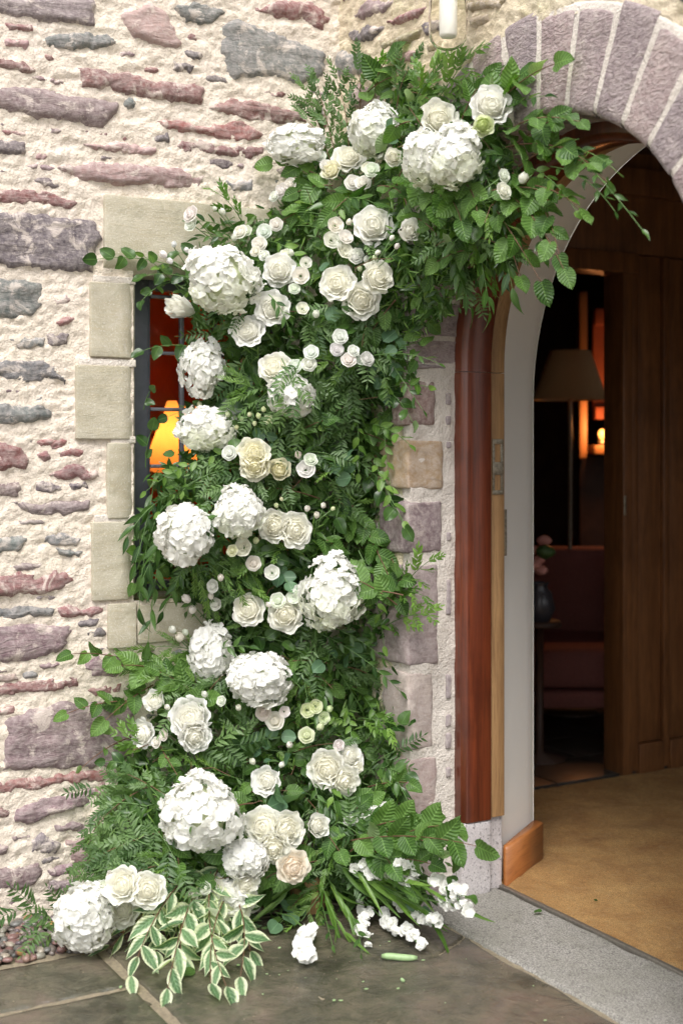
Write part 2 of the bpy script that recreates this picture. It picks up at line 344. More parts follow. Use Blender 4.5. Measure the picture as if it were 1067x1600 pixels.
crack = [gp(724, 1460), gp(715, 1472), gp(700, 1480), gp(685, 1490), gp(655, 1500)]
slab([(xg + .005, -2.4), (.2 - E_, -2.4), (.2 - E_, -1.01 - E_), (xg + .02, -1.02)], 0, 3, (.95, 1, .88), step=.014)
slab([(.2 + E_, -1.75), (1.05, -1.75), (1.05, -1.01 - E_), (.2 + E_, -1.01 - E_)], 0, 9, (1, .95, .85), step=.014)
slab([(xg + .02, -1.0 + E_), (.62, -1.0 + E_), (1.9, -1.0 + E_), (1.9, -.016), (.1, -.014), (xg + .02, -.3)], 0, 14, (1, .93, .9), step=.008, crack=crack)
slab([(xg + .01, -.5), (-.13, -.5), (.09, -.012), (-.30, -.012), (-.42, -.3)], -.004, 17, (1, .93, .9), step=.02)
k = 0
for (x0, x1, y0, y1) in [(1.05, 1.9, -1.75, -1.01), (.2, 1.0, -2.4, -1.75), (1.0, 1.9, -2.4, -1.75), (1.9, 2.7, -1.0, 0), (1.9, 2.7, -1.9, -1.0), (2.7, 3.7, -.9, 0), (2.7, 3.7, -1.9, -.9), (1.9, 2.9, -2.9, -1.9), (2.9, 3.9, -2.9, -1.9), (xg, .6, -3.2, -2.4), (.6, 1.9, -3.2, -2.4), (3.7, 4.7, -1.2, 0), (3.7, 4.7, -2.4, -1.2)]:
    k += 1; slab([(x0 + E_, y0 + E_), (x1 - E_, y0 + E_), (x1 - E_, y1 - E_), (x0 + E_, y1 - E_)], 0, 20 + k, (1 - .05 * (k % 3), .95, .9), step=.04)
X, Y = np.meshgrid(np.linspace(xg - .02, 4.8, 200), np.linspace(-3.2, .02, 130), indexing='ij')
o = obj('joint_mortar', mesh('joint_mortar', np.c_[X.ravel(), Y.ravel(), -.006 + fbm(np.c_[X.ravel() * 30, Y.ravel() * 30, X.ravel() * 0], 4) * .006], grid_faces(200, 130), M['sandjoint']), pav)
# threshold stone, metal strip, coir mat
slab([(-.02, -.004), (1.42, -.004), (1.42, .338), (-.02, .338)], .006, 41, (1, 1, 1), 'granite', 'threshold_stone', .008, pav, .0015)
V, f = rbox((.0, .338, -.02), (1.36, .356, .012), .003); strip = obj('door_strip', mesh('door_strip', V, f, M['strip'])); tag(strip, 'thin grey metal strip between the stone threshold and the coir mat', 'strip')
V, f = tube([(p.x, p.y, .010) for p in [onz(770, 1383), onz(800, 1398), onz(850, 1425)]], .0022, 5)
# gravel bed
X, Y = np.meshgrid(np.linspace(WX - .03, xg + .03, 20), np.linspace(-3.2, .02, 120), indexing='ij'); so = obj('gravel_soil', mesh('gravel_soil', np.c_[X.ravel(), Y.ravel(), np.full(X.size, -.012)], grid_faces(20, 120), M['soil'])); tag(so, kind='structure')
def ico():
    t = (1 + 5 ** .5) / 2; V = [(-1, t, 0), (1, t, 0), (-1, -t, 0), (1, -t, 0), (0, -1, t), (0, 1, t), (0, -1, -t), (0, 1, -t), (t, 0, -1), (t, 0, 1), (-t, 0, -1), (-t, 0, 1)]
    Fc = [(0, 11, 5), (0, 5, 1), (0, 1, 7), (0, 7, 10), (0, 10, 11), (1, 5, 9), (5, 11, 4), (11, 10, 2), (10, 7, 6), (7, 1, 8), (3, 9, 4), (3, 4, 2), (3, 2, 6), (3, 6, 8), (3, 8, 9), (4, 9, 5), (2, 4, 11), (6, 2, 10), (8, 6, 7), (9, 8, 1)]
    V = [np.array(p) / np.linalg.norm(p) for p in V]; c = {}
    def md(a, b):
        k = (min(a, b), max(a, b))
        if k not in c: m = V[a] + V[b]; V.append(m / np.linalg.norm(m)); c[k] = len(V) - 1
        return c[k]
    F2 = []
    for a, b, d in Fc: x, y, z = md(a, b), md(b, d), md(d, a); F2 += [(a, x, z), (b, y, x), (d, z, y), (x, y, z)]
    return np.array(V), np.array(F2)
IV, IF = ico()
def scatter(T, Fc, mats):
    """T (k,3) template, mats (n,3,4) -> joined verts and faces"""
    n = len(mats); V = np.einsum('nij,kj->nki', mats[:, :, :3], T) + mats[:, None, :, 3]
    return V.reshape(-1, 3), (Fc[None] + (np.arange(n) * len(T))[:, None, None]).reshape(-1, Fc.shape[1])
def rotz(a): c, s = np.cos(a), np.sin(a); R = np.zeros((len(a), 3, 3)); R[:, 0, 0] = c; R[:, 0, 1] = -s; R[:, 1, 0] = s; R[:, 1, 1] = c; R[:, 2, 2] = 1; return R
n = 1500; px = rng.uniform(WX + .01, xg - .005, n); py = rng.uniform(-1.75, -.35, n); sc = rng.uniform(.010, .019, n)
ml = np.zeros((n, 3, 4)); ml[:, :, :3] = rotz(rng.uniform(0, 6.3, n)) * sc[:, None, None] * np.stack([rng.uniform(.9, 1.3, n), rng.uniform(.65, .95, n), rng.uniform(.45, .7, n)], 1)[:, None, :]
ml[:, 0, 3] = px; ml[:, 1, 3] = py; ml[:, 2, 3] = rng.uniform(-.008, .012, n)
pal = np.array([(.15, .125, .11), (.20, .11, .10), (.24, .15, .12), (.13, .13, .12), (.34, .30, .24), (.22, .21, .17), (.28, .15, .05), (.12, .09, .10), (.17, .15, .13), (.42, .24, .08)])
pc = pal[rng.choice(len(pal), n, p=[.17, .17, .13, .14, .08, .12, .03, .1, .05, .01])]
V, f = scatter(IV * (1 + .12 * fbm(IV * 2, 3)[:, None]), IF, ml)
a = N('wet_pebbles'); at_ = a.n('Attribute', attribute_name='col'); nz = a.noise(a.co(), 130, 4, .7)
M['pebble'] = a.fin(a.mix(a.ramp(nz, [(.35, .4), (.6, 0)]), at_.outputs['Color'], (.05, .04, .035)), .38, a.bump(nz, .3, .002))
o = obj('gravel', mesh('gravel', V, f, M['pebble'], attrs={'col': np.repeat(pc, len(IV), 0)})); tag(o, 'wet multicoloured pebble gravel along the foot of the rubble wall', 'gravel', kind='stuff')
# ------------------------------------------------------------------ left rubble wall
P_, R_, D_, G_, K_, T_, L_ = (.235, .155, .165), (.25, .105, .095), (.115, .095, .105), (.165, .185, .175), (.38, .25, .225), (.36, .28, .19), (.30, .23, .245)
LS = [(L_, (0,0,147,0,147,38,60,30,0,17)), (K_, (190,25,235,5,255,15,270,40,283,70,270,78,235,65,203,52)), (G_, (270,10,310,5,352,15,335,37,290,35)), (G_, (70,60,110,52,165,55,180,68,150,75,90,78)),
 (G_, (350,40,370,30,395,40,435,55,475,70,508,85,505,120,470,130,430,118,365,120,348,80)), (R_, (10,36,50,40,52,47,15,47)), (K_, (12,60,45,65,42,76,12,70)), (R_, (125,110,160,109,240,125,320,138,315,162,265,158,180,140,130,132)),
 (P_, (0,138,60,140,130,155,190,160,160,198,90,185,0,172)), (D_, (272,96,303,103,295,113,273,108)), (R_, (330,170,355,155,400,160,470,175,478,190,440,192,380,185)), (R_, (245,190,265,185,310,198,375,190,415,210,390,220,330,212,260,200)),
 (R_, (275,222,310,220,350,228,412,230,410,248,370,245,290,238)), (K_, (130,225,180,222,245,232,240,242,180,238)), (D_, (235,215,262,208,265,220,245,222)), (K_, (95,262,150,255,230,258,320,275,310,295,250,290,130,280)),
 (G_, (352,283,393,282,392,300,360,298)), (D_, (0,218,40,222,38,240,0,250)), (R_, (0,297,60,298,120,315,110,325,40,320,0,312)), (D_, (0,335,70,335,100,345,150,348,155,370,145,425,60,420,0,415)),
 (G_, (0,437,40,437,65,450,70,468,50,495,10,497,0,490)), (K_, (82,465,100,458,110,470,90,480)), (R_, (88,505,115,492,125,500,95,510)), (G_, (15,530,40,525,70,528,68,541,30,543)), (D_, (75,522,108,522,105,536,80,540)),
 (G_, (0,568,75,565,85,580,100,597,70,592,40,598,0,588)), (G_, (0,640,30,632,65,635,78,642,85,655,50,660,0,662)), (R_, (60,690,85,684,105,690,98,700,65,698)), (R_, (0,695,30,697,47,718,40,733,0,733)),
 (R_, (90,708,110,702,130,704,125,714,95,714)), (R_, (60,712,75,706,80,715,70,721)), (R_, (78,740,110,722,150,735,155,743,140,749,90,746)), (D_, (58,755,75,752,97,760,95,769,60,766)), (D_, (110,758,135,752,137,763,112,765)),
 (P_, (0,758,30,755,45,768,30,774,0,772)), (P_, (15,785,60,788,100,783,140,783,138,796,100,806,50,801)), (G_, (0,840,35,838,43,845,30,860,0,872)), (G_, (60,838,90,833,125,842,120,851,80,849)), (G_, (90,858,130,862,125,869,95,866)),
 (R_, (0,905,30,895,55,897,60,905,85,895,115,905,100,918,40,930,0,930)), (G_, (0,950,40,948,85,952,80,963,0,966)), (R_, (90,950,110,946,125,955,165,945,165,960,130,964,95,963)), (D_, (110,972,155,968,160,976,120,979)),
 (D_, (135,985,160,982,165,992,140,995)), (P_, (0,975,110,978,115,990,90,1018,40,1030,0,1040)), (K_, (0,1056,28,1054,30,1063,0,1066)), (G_, (38,1052,60,1050,62,1058,40,1059)), (R_, (0,1070,80,1062,122,1059,122,1070,85,1079,0,1084)),
 (R_, (135,1078,190,1068,195,1079,150,1087)), (R_, (0,1108,22,1103,24,1113,0,1120)), (P_, (12,1118,90,1098,150,1098,210,1110,212,1165,190,1195,100,1200,10,1200)), (R_, (0,1222,80,1212,170,1203,170,1216,80,1229,0,1236)),
 (P_, (30,1265,70,1250,120,1240,150,1235,140,1255,100,1268,50,1285,25,1280)), (P_, (85,1290,115,1284,135,1290,130,1298,90,1299)), (D_, (50,1315,65,1302,98,1322,85,1333,52,1330)), (P_, (18,1308,50,1299,50,1311,25,1316)),
 (K_, (105,1315,140,1308,165,1330,130,1355,115,1345)), (P_, (0,1360,60,1350,65,1365,50,1385,0,1392)), (P_, (75,1358,115,1350,120,1364,80,1370)), (P_, (80,1378,115,1374,112,1390,75,1395)), (D_, (65,1342,95,1337,100,1345,68,1348)),
 (P_, (0,1310,20,1320,10,1333,0,1337)), (R_, (400,15,440,2,490,5,515,30,505,46,470,30,430,25)), (R_, (150,1225,172,1222,172,1250,152,1245))]
wall = thing('rubble_wall', 'rubble wall of mauve, red and grey stones in cream mortar with a small window', 'wall', (WX, -.8, 0))
SURR = [(140, 440, 213, 560, 'block'), (118, 570, 213, 686, 'block'), (167, 692, 211, 809, 'block'), (143, 816, 211, 935, 'block')]
WY0, WY1, WZ0, WZ1 = -.764, -.20, 1.0, 2.045             # window opening
occupied = []                                             # boxes in (y,z)
def stone(poly, plane, col, seed, prot=.012, cell=.008, root=None, name='stone', mat='stone'):
    P = np.array(poly, float); lo, hi = P.min(0) - .02, P.max(0) + .02
    cell = min(.011, max(.0035, min(P.max(0) - P.min(0)) / 9))
    nx = int((hi[0] - lo[0]) / cell) + 2; ny = int((hi[1] - lo[1]) / cell) + 2
    X, Y = np.meshgrid(np.linspace(lo[0], hi[0], nx), np.linspace(lo[1], hi[1], ny), indexing='ij'); XY = np.c_[X.ravel(), Y.ravel()]
    sz = min(.02, (P.max(0) - P.min(0)).min() * .3); z3 = np.full(len(XY), seed * 1.7)
    wp = XY + sz * .62 * np.c_[fbm(np.c_[XY * 26, z3], seed), fbm(np.c_[XY * 26, z3 + 9], seed)] + .0055 * np.c_[fbm(np.c_[XY * 75, z3], seed, 5), fbm(np.c_[XY * 75, z3 + 9], seed + 1, 5)]
    d = sdf(wp, P) + .003
    lay = fbm(np.c_[XY[:, 0] * 7, XY[:, 1] * 55, z3], seed + 2, 4); XW = XY + .02 * vnoise(np.c_[XY * 12, z3], seed)[:, None]; lay = lay * .5 + .5 * np.floor((fbm(np.c_[XW[:, 0] * 10, XW[:, 1] * 26, z3], seed + 6, 4)) * 5) / 5
    big = fbm(np.c_[XY * 9, z3], seed + 4, 3)
    s_ = min(1, (P.max(0) - P.min(0)).min() / .06)
    h = -.010 + (prot + .010) * (1 - np.exp(-np.maximum(d + .004, 0) / .006)) + np.where(d > 0, (lay * .014 + big * .010) * s_ * np.clip(d / .01, 0, 1), 0)
    h = h - np.clip(fbm(np.c_[XY * 34, z3 + 4], seed + 8, 4) * .04, 0, .013) * np.exp(-np.maximum(d, 0) / .016)
    f = grid_faces(nx, ny); keep = (d[f] > -.006).any(1); f = f[keep]
    if plane == 'x': V = np.c_[WX + h, XY[:, 0], XY[:, 1]]
    else: V = np.c_[XY[:, 0], -h, XY[:, 1]]
    used = np.unique(f); mp = np.full(len(V), -1); mp[used] = np.arange(len(used)); f = mp[f]; V = V[used]
    c = np.array(col) * (1 + .12 * rng.normal()) * (1 + .04 * rng.normal(size=3))
    return obj(name, mesh(name, rel(V, root), f if plane == 'x' else f, M[mat]), root, tuple(np.clip(c, .02, .9)))
for i, (c, pp) in enumerate(LS):
    pts = [onx(pp[k], pp[k + 1], WX) for k in range(0, len(pp), 2)]; poly = [(p.y, p.z) for p in pts]
    if pp[0] == 0 or 0 in pp[0::2]:                       # cut by the frame: carry on past it
        e = random.uniform(.02, .22); poly = [(y - e if u_ == 0 else y, z) for (y, z), u_ in zip(poly, pp[0::2])]
    A = np.array(poly); occupied.append((A[:, 0].min(), A[:, 0].max(), A[:, 1].min(), A[:, 1].max()))
    stone(poly, 'x', c, i + 1, .014 if abs(A[:, 1].max() - A[:, 1].min()) > .06 else .009, root=wall)
sur = []
for (u0, v0, u1, v1, nm) in SURR:
    a0, b0 = onx(u0, v0, WX), onx(u1, v1, WX); sur.append((a0.y, WY0, b0.z, a0.z))
def quick_poly(cy, cz, w_, h_, tilt=0):
    n = random.randint(6, 8); out = []
    for k in range(n):
        t = 2 * math.pi * (k + random.uniform(-.25, .25)) / n; cx_, sx_ = math.cos(t), math.sin(t)
        q = (abs(cx_) ** 2.6 + abs(sx_) ** 2.6) ** (-1 / 2.6); out.append((cy + w_ / 2 * cx_ * q, cz + h_ / 2 * sx_ * q + tilt * cx_ * w_ / 2))
    return out
blocked = occupied + [(s[0] - .02, s[1] + .02, s[2] - .01, s[3] + .01) for s in sur] + [(-.90, .0, 2.04, 2.32), (WY0, .02, .84, 2.1), (-.92, .02, .84, 1.0)]
def fits(y, z, w_, h_, bl, m=.008): return all(y + w_ / 2 + m < b[0] or y - w_ / 2 - m > b[1] or z + h_ / 2 + m < b[2] or z - h_ / 2 - m > b[3] for b in bl)
k = 0; rr = random.Random(5)
for it in range(5200):
    big = it < 900; w_ = rr.uniform(.12, .30) if big else rr.uniform(.03, .13); h_ = rr.uniform(.035, .10) if big else rr.uniform(.010, .030)
    y = rr.uniform(-2.0, -.03) if it % 4 == 0 else rr.uniform(-1.3, -.1); z = rr.uniform(.04, 3.3) if it % 4 == 0 else rr.uniform(.04, 2.9)
    if (-1.25 < y < -.2) and (z < 2.9) and big and w_ * h_ > .012 and y < -.75: continue
    if y + w_ / 2 > 0 or not fits(y, z, w_, h_, blocked,   .011 if big else .004): continue
    blocked.append((y - w_ / 2, y + w_ / 2, z - h_ / 2, z + h_ / 2)); k += 1
    if k > 232: break
    stone(quick_poly(y, z, w_, h_, rr.uniform(-.06, .06)), 'x', rr.choice([P_, R_, D_, G_, K_, R_, L_, P_]), 100 + k, .010 if big else .005, root=wall)
# mortar bed of the left wall, with the hole of the window
def mortar_sheet(y0, y1, z0, z1, cell, fn, holes):
    ny = int((y1 - y0) / cell); nz = int((z1 - z0) / cell); Y, Z = np.meshgrid(np.linspace(y0, y1, ny), np.linspace(z0, z1, nz), indexing='ij'); YZ = np.c_[Y.ravel(), Z.ravel()]
    h = fbm(np.c_[YZ[:, 0] * 13, YZ[:, 1] * 34, YZ[:, 0] * 0], 31, 5) * .008 + fbm(np.c_[YZ * 5, YZ[:, 0] * 0], 35, 2) * .005 + fbm(np.c_[YZ * 60, YZ[:, 0] * 0], 38, 3) * .006 - .007 * np.clip(fbm(np.c_[YZ[:, 0] * 9, YZ[:, 1] * 40, YZ[:, 0] * 0 + 5], 44, 3) * 3 - 1.1, 0, 1)
    f = grid_faces(ny, nz); f = f[~holes(YZ[f].mean(1))]; return fn(YZ, h), f
V, f = mortar_sheet(-2.6, .01, -.05, 3.4, .0065, lambda q, h: np.c_[WX + h, q], lambda c: (c[:, 0] > WY0 - .01) & (c[:, 0] < WY1) & (c[:, 1] > WZ0 - .02) & (c[:, 1] < WZ1 + .02))
obj('mortar', mesh('mortar', rel(V, wall), f, M['mortar']), wall)
# window surround (dressed sandstone, chamfered)
def chamfer_block(y0, y1, z0, z1, seed, x0=WX - .30, x1=WX + .015, ch=.028, side=1):
    """block whose opening-side arris is chamfered"""
    V, f = rbox((x0, y0, z0), (x1, y1, z1), .004, .03, .0015, seed)
    if side == 1: d = np.clip(V[:, 1] - (y1 - ch), 0, None); V[:, 0] = np.minimum(V[:, 0], x1 - d * 1.0)
    if side == -1: d = np.clip((y0 + ch) - V[:, 1], 0, None); V[:, 0] = np.minimum(V[:, 0], x1 - d)
    if side == 2: d = np.clip((z0 + ch) - V[:, 2], 0, None); V[:, 0] = np.minimum(V[:, 0], x1 - d)
    return V, f
def add(nm, Vf, mat, root, color=None, smooth=True): return obj(nm, mesh(nm, rel(Vf[0], root), Vf[1], M[mat], smooth), root, color)
for i, s in enumerate(sur): add('quoin_block', chamfer_block(s[0], s[1], s[2], s[3], i), 'sand', wall)
for i, s in enumerate(sur): add('quoin_block', chamfer_block(WY1, WY1 + (s[1] - s[0]) * .8, s[2], s[3], i + 9, side=-1), 'sand', wall)
add('lintel', chamfer_block(-.875, -.06, 2.045, 2.298, 3, side=2), 'sand', wall)
pz = onx(190, 942, WX).z; pz2 = onx(190, 1012, WX).z
add('quoin_block', rbox((WX - .3, -.862, pz2), (WX + .014, WY0 - .002, pz), .004, .03, .0015, 8), 'sand', wall)
V, f = rbox((WX - .3, WY0 + .002, pz2 + .01), (WX + .018, -.06, .965), .005, .03, .0015, 12); add('sill', (V, f), 'sand', wall)
V, f = rbox((WX - .3, WY0 + .003, .9655), (WX - .002, WY1 - .003, 1.0), .005, .03, .002, 13); d = np.clip(V[:, 0] - (WX - .12), 0, None); V[:, 2] -= d * .25; add('sill_slope', (V, f), 'mossy', wall)
jm = []
for s in sur: jm.append(rbox((WX - .25, s[0] + .01, s[3] - .002), (WX + .009, WY0 - .003, s[3] + .022), .003, .02, .003, 5))
add('joint_pointing', join(jm), 'joint', wall)
# window: steel frame, bars, panes
win = obj('window', mesh('window', rel(join([rbox((WX - .15, WY0 - .01, 1.0), (WX - .10, -.682, 2.045), .004), rbox((WX - .15, WY1 - .04, 1.0), (WX - .10, WY1 + .01, 2.045), .004), rbox((WX - .15, -.682, 1.0), (WX - .10, WY1 - .04, 1.03), .004), rbox((WX - .15, -.682, 2.01), (WX - .10, WY1 - .04, 2.045), .004), rbox((WX - .14, -.682, 1.03), (WX - .118, -.668, 2.01), .003)])[0], wall), join([rbox((0, 0, 0), (1, 1, 1), .004)] * 5)[1], M['steel']), wall)
zs = [onx(284, v, WX - .12).z for v in (466, 553, 640, 728, 814)]; ys = [onx(u, 640, WX - .12).y for u in (284, 336, 388)]
for z in zs: obj('glazing_bar', mesh('glazing_bar', rel(rbox((WX - .132, -.668, z - .006), (WX - .112, WY1 - .04, z + .006), .003)[0], wall), rbox((0, 0, 0), (1, 1, 1))[1], M['lead']), win)
for y in ys: obj('glazing_bar', mesh('glazing_bar', rel(rbox((WX - .1325, y - .007, 1.03), (WX - .1105, y + .007, 2.01), .003)[0], wall), rbox((0, 0, 0), (1, 1, 1))[1], M['lead']), win)
yy = [-.668] + ys + [WY1 - .04]; zz = [1.03] + sorted(zs) + [2.01]
for i in range(len(yy) - 1):
    for j in range(len(zz) - 1):
        t = rng.uniform(-.004, .004, 2)
        V = [(WX - .123 + t[0], yy[i], zz[j]), (WX - .123 - t[0], yy[i + 1], zz[j]), (WX - .123 + t[1], yy[i + 1], zz[j + 1]), (WX - .123 - t[1], yy[i], zz[j + 1])]
        V += [(x - .003, y, z) for x, y, z in V]
        obj('pane', mesh('pane', rel(V, wall), [(0, 1, 2, 3), (7, 6, 5, 4), (0, 4, 5, 1), (1, 5, 6, 2), (2, 6, 7, 3), (3, 7, 4, 0)], M['glass'], False), win)

# ------------------------------------------------------------------ doorway wall
AX, AZ, AR, XJ = .68, 1.75, .66, .02                       # arch centre, springing height, radius, left jamb
dwall = thing('doorway_wall', 'doorway wall with a round arch of mauve tooled stones', 'wall', (AX, 0, 0))
def inarch(c, r=AR + .02): x, z = c[:, 0] - AX, c[:, 1] - AZ; return (np.abs(x) < r) & (z < 0) | (x * x + z * z < r * r)
V, f = mortar_sheet(WX - .01, 3.6, -.05, 3.4, .0065, lambda q, h: np.c_[q[:, 0], -h, q[:, 1]], lambda c: inarch(c, AR + .05) | ((np.hypot(c[:, 0] - AX, c[:, 1] - AZ) < .925) & (c[:, 1] > AZ)))
obj('mortar', mesh('mortar', rel(V, dwall), f, M['mortar_door']), dwall)
MS = (.27, .25, .12); TN = (.42, .34, .20)
DS = [(D_, (545,55,575,40,597,45,580,62,550,65)), (P_, (555,25,575,2,620,0,600,20,565,28)), (R_, (605,35,640,20,665,12,650,28,615,40)), (MS, (595,70,620,55,660,48,640,65,600,76)), (K_, (620,86,655,78,640,96,622,98)),
 (TN, (640,110,680,95,690,118,660,128)), (G_, (512,96,535,78,575,88,565,112,530,122)), (K_, (545,150,562,132,600,150,588,175,555,170)), (MS, (668,70,692,62,690,76,672,82)), (TN, (733,5,790,0,780,12,736,18)), (D_, (660,40,690,30,690,45,665,52)), (TN, (735,30,765,22,760,36,738,44))]
dbl = []
for i, (c, pp) in enumerate(DS):
    poly = [(p.x, p.z) for p in (ony(pp[k], pp[k + 1], 0) for k in range(0, len(pp), 2))]; A = np.array(poly); dbl.append((A[:, 0].min(), A[:, 0].max(), A[:, 1].min(), A[:, 1].max())); stone(poly, 'y', c, 400 + i, .014, root=dwall)
k = 0
for it in range(2500):
    big = it < 700; w_ = rr.uniform(.10, .30) if big else rr.uniform(.03, .10); h_ = rr.uniform(.04, .11) if big else rr.uniform(.01, .03)
    x = rr.uniform(-.44, 3.4); z = rr.uniform(.05, 3.3)
    if math.hypot(max(abs(x - AX) - w_ / 2, 0), max(z - AZ, 0)) < .98 + h_ * .5 or (abs(x - AX) < .66 + .36 + w_ / 2 and z < 1.9) or x - w_ / 2 < WX + .01: continue
    if not fits(x, z, w_, h_, dbl, .014): continue
    dbl.append((x - w_ / 2, x + w_ / 2, z - h_ / 2, z + h_ / 2)); k += 1
    if k > 150: break
    stone(quick_poly(x, z, w_, h_, rr.uniform(-.05, .25 if x < .6 else .05)), 'y', rr.choice([P_, MS, D_, TN, K_, R_, G_]), 500 + k, .012 if big else .006, root=dwall)
# voussoirs
VC = [(.36, .28, .275), (.33, .26, .26), (.38, .29, .275), (.31, .25, .255), (.36, .27, .26)]
def sector(a0, a1, r0, r1, y0, y1, seed, nt_=8, amp=.003):
    prof = [(r0, y1), (r0, y0 + .07), (r0, y0 + .022), (r0 + .008, y0 + .006), (r0 + .022, y0)] + [(r, y0) for r in np.linspace(r0 + .05, r1 - .01, 9)] + [(r1, y0 + .004), (r1, y0 + .04)]
    prof = np.array(prof); th = np.radians(np.linspace(a0, a1, nt_)); e = np.linspace(-1, 1, nt_); ed = np.clip((np.abs(e) - .8) / .2, 0, 1) ** 2 * .003
    R, T = np.meshgrid(prof[:, 0], th, indexing='ij'); Yc = prof[:, 1][:, None] + ed[None] * 1.0
    X = AX + R * np.sin(T); Z = AZ + R * np.cos(T); V = np.stack([X, Yc + 0 * X, Z], -1).reshape(-1, 3)
    nrm = fbm(V * 18, seed, 3) * amp; V[:, 1] -= nrm; V[:, 0] += nrm * .5
    return V, grid_faces(len(prof), nt_)
step = 10.4; a_ = -88.0; vi = 0
edges = [-90 + 0 * 1] ; half = .9
bnd = [0.9 + step * k for k in range(-9, 10)]
for i in range(len(bnd) - 1):
    a0, a1 = max(bnd[i], -90), min(bnd[i + 1], 90)
    if a1 - a0 < 4: continue
    r1 = .945 + random.uniform(-.012, .018)
    V, f = sector(a0 + half * .78, a1 - half * .78, AR, r1, -.006, .17, i); obj('voussoir', mesh('voussoir', rel(V, dwall), f, M['peck']), dwall, tuple(np.array(VC[i % 5]) * random.uniform(.9, 1.1)))
V, f = sector(-90, 90, AR + .004, .955, -.0025, .17, 77, 160, .002); obj('arch_pointing', mesh('arch_pointing', rel(V, dwall), f, M['joint']), dwall)
# jamb quoins (left, wrapping the arris) and a plain right jamb
QC = {0: (.26, .21, .21), 1: (.21, .12, .10), 2: (.40, .275, .15), 3: (.20, .14, .145), 4: (.30, .235, .225), 5: (.38, .31, .27), 6: (.40, .30, .27)}
qv = [(1.842, 1.74, 0), (1.70, 1.553, 1), (1.505, 1.345, 2), (1.303, 1.137, 3), (1.098, .772, 4), (.748, .497, 5), (.468, .20, 6), (.175, .01, 4)]
wid = [.20, .14, .26, .18, .30, .16, .24, .3]
for i, (z1, z0, c) in enumerate(qv):
    if i == 0: z1 = AZ - .0
    d1 = [.135, .095, .125, .12, .105, .085, .10, .11][i]
    add('quoin', rbox((XJ - wid[i], -.013, z0), (XJ + .002, d1, z1), .010, .018, .0045, 60 + i), 'sawn', dwall, QC[c])
    add('quoin', rbox((2 * AX - XJ - .002, -.013, z0), (2 * AX - XJ + wid[i], d1, z1), .010, .03, .0045, 80 + i), 'sawn', dwall, QC[c])
# mortar cheek of the reveals: jambs with slivers
def cheek(x, sgn):
    Y, Z = np.meshgrid(np.linspace(-.002, .36, 46), np.linspace(0, AZ + .02, 200), indexing='ij'); q = np.c_[Y.ravel(), Z.ravel()]; h = fbm(np.c_[q * 16, q[:, 0] * 0 + sgn], 90, 4) * .007
    return np.c_[x + sgn * (h - .002), q], grid_faces(46, 200)
add('reveal_mortar', cheek(XJ - .001, 1), 'joint', dwall); add('reveal_mortar', cheek(2 * AX - XJ + .001, -1), 'joint', dwall)
add('mortar_core', rbox((XJ - .34, .002, 0), (XJ - .006, .17, AZ), .003, .03, .002, 3), 'joint', dwall)
for (v0, v1) in [(614, 632), (650, 664), (690, 700), (832, 845), (1055, 1092), (1118, 1135), (1146, 1170), (1200, 1215), (905, 960)]:
    p0, p1 = onx(694, v0, XJ), onx(694, v1, XJ); c_ = (p0.y, (p0.z + p1.z) / 2); hh = p0.z - p1.z
    y0 = .145; add('pinning', rbox((XJ - .01, y0 - .008, p1.z), (XJ + .004, y0 + .010, p0.z), .004, .01, .003, v0), 'sawn', dwall, (.32, .27, .27))
# plinths of the frame
for sgn in (1, -1):
    X = lambda x: x if sgn == 1 else 2 * AX - x
    for (x0, x1, y0, y1) in [(-.02, .068, .165, .284), (-.02, .038, .286, .352)]:
        a0, a1 = sorted((X(x0), X(x1))); add('plinth_block', rbox((a0, y0, .0), (a1, y1, .245 if y0 < .2 else .25), .006, .02, .002, int(y0 * 99)), 'plinth', dwall)
# cream plaster reveal behind the frame: splayed, loft from near to far arch
def archpath(cx, cz, r, n=40, z0=0.0):
    L = [(cx - r, z) for z in np.linspace(z0, cz, 8)]; A = [(cx - r * math.cos(t), cz + r * math.sin(t)) for t in np.linspace(0, math.pi, n)][1:-1]; return np.array(L + A + [(cx + r, z) for z in np.linspace(cz, z0, 8)])
p0 = archpath(AX, AZ, AR + .012); p1 = archpath(AX, 1.65, .83); n = len(p0); rows = []
for t in np.linspace(0, 1, 7): q = p0 * (1 - t) + p1 * t; rows.append(np.c_[q[:, 0], np.full(n, .352 + t * .268), q[:, 1]])
p2 = archpath(AX, 1.65, .838); rows.append(np.c_[p2[:, 0], np.full(n, .628), p2[:, 1]]); rows.append(np.c_[p2[:, 0] + (p2[:, 0] - AX) * .01, np.full(n, .632), p2[:, 1]])
add('plaster_reveal', (np.concatenate(rows), grid_faces(len(rows), n)), 'plaster', dwall)
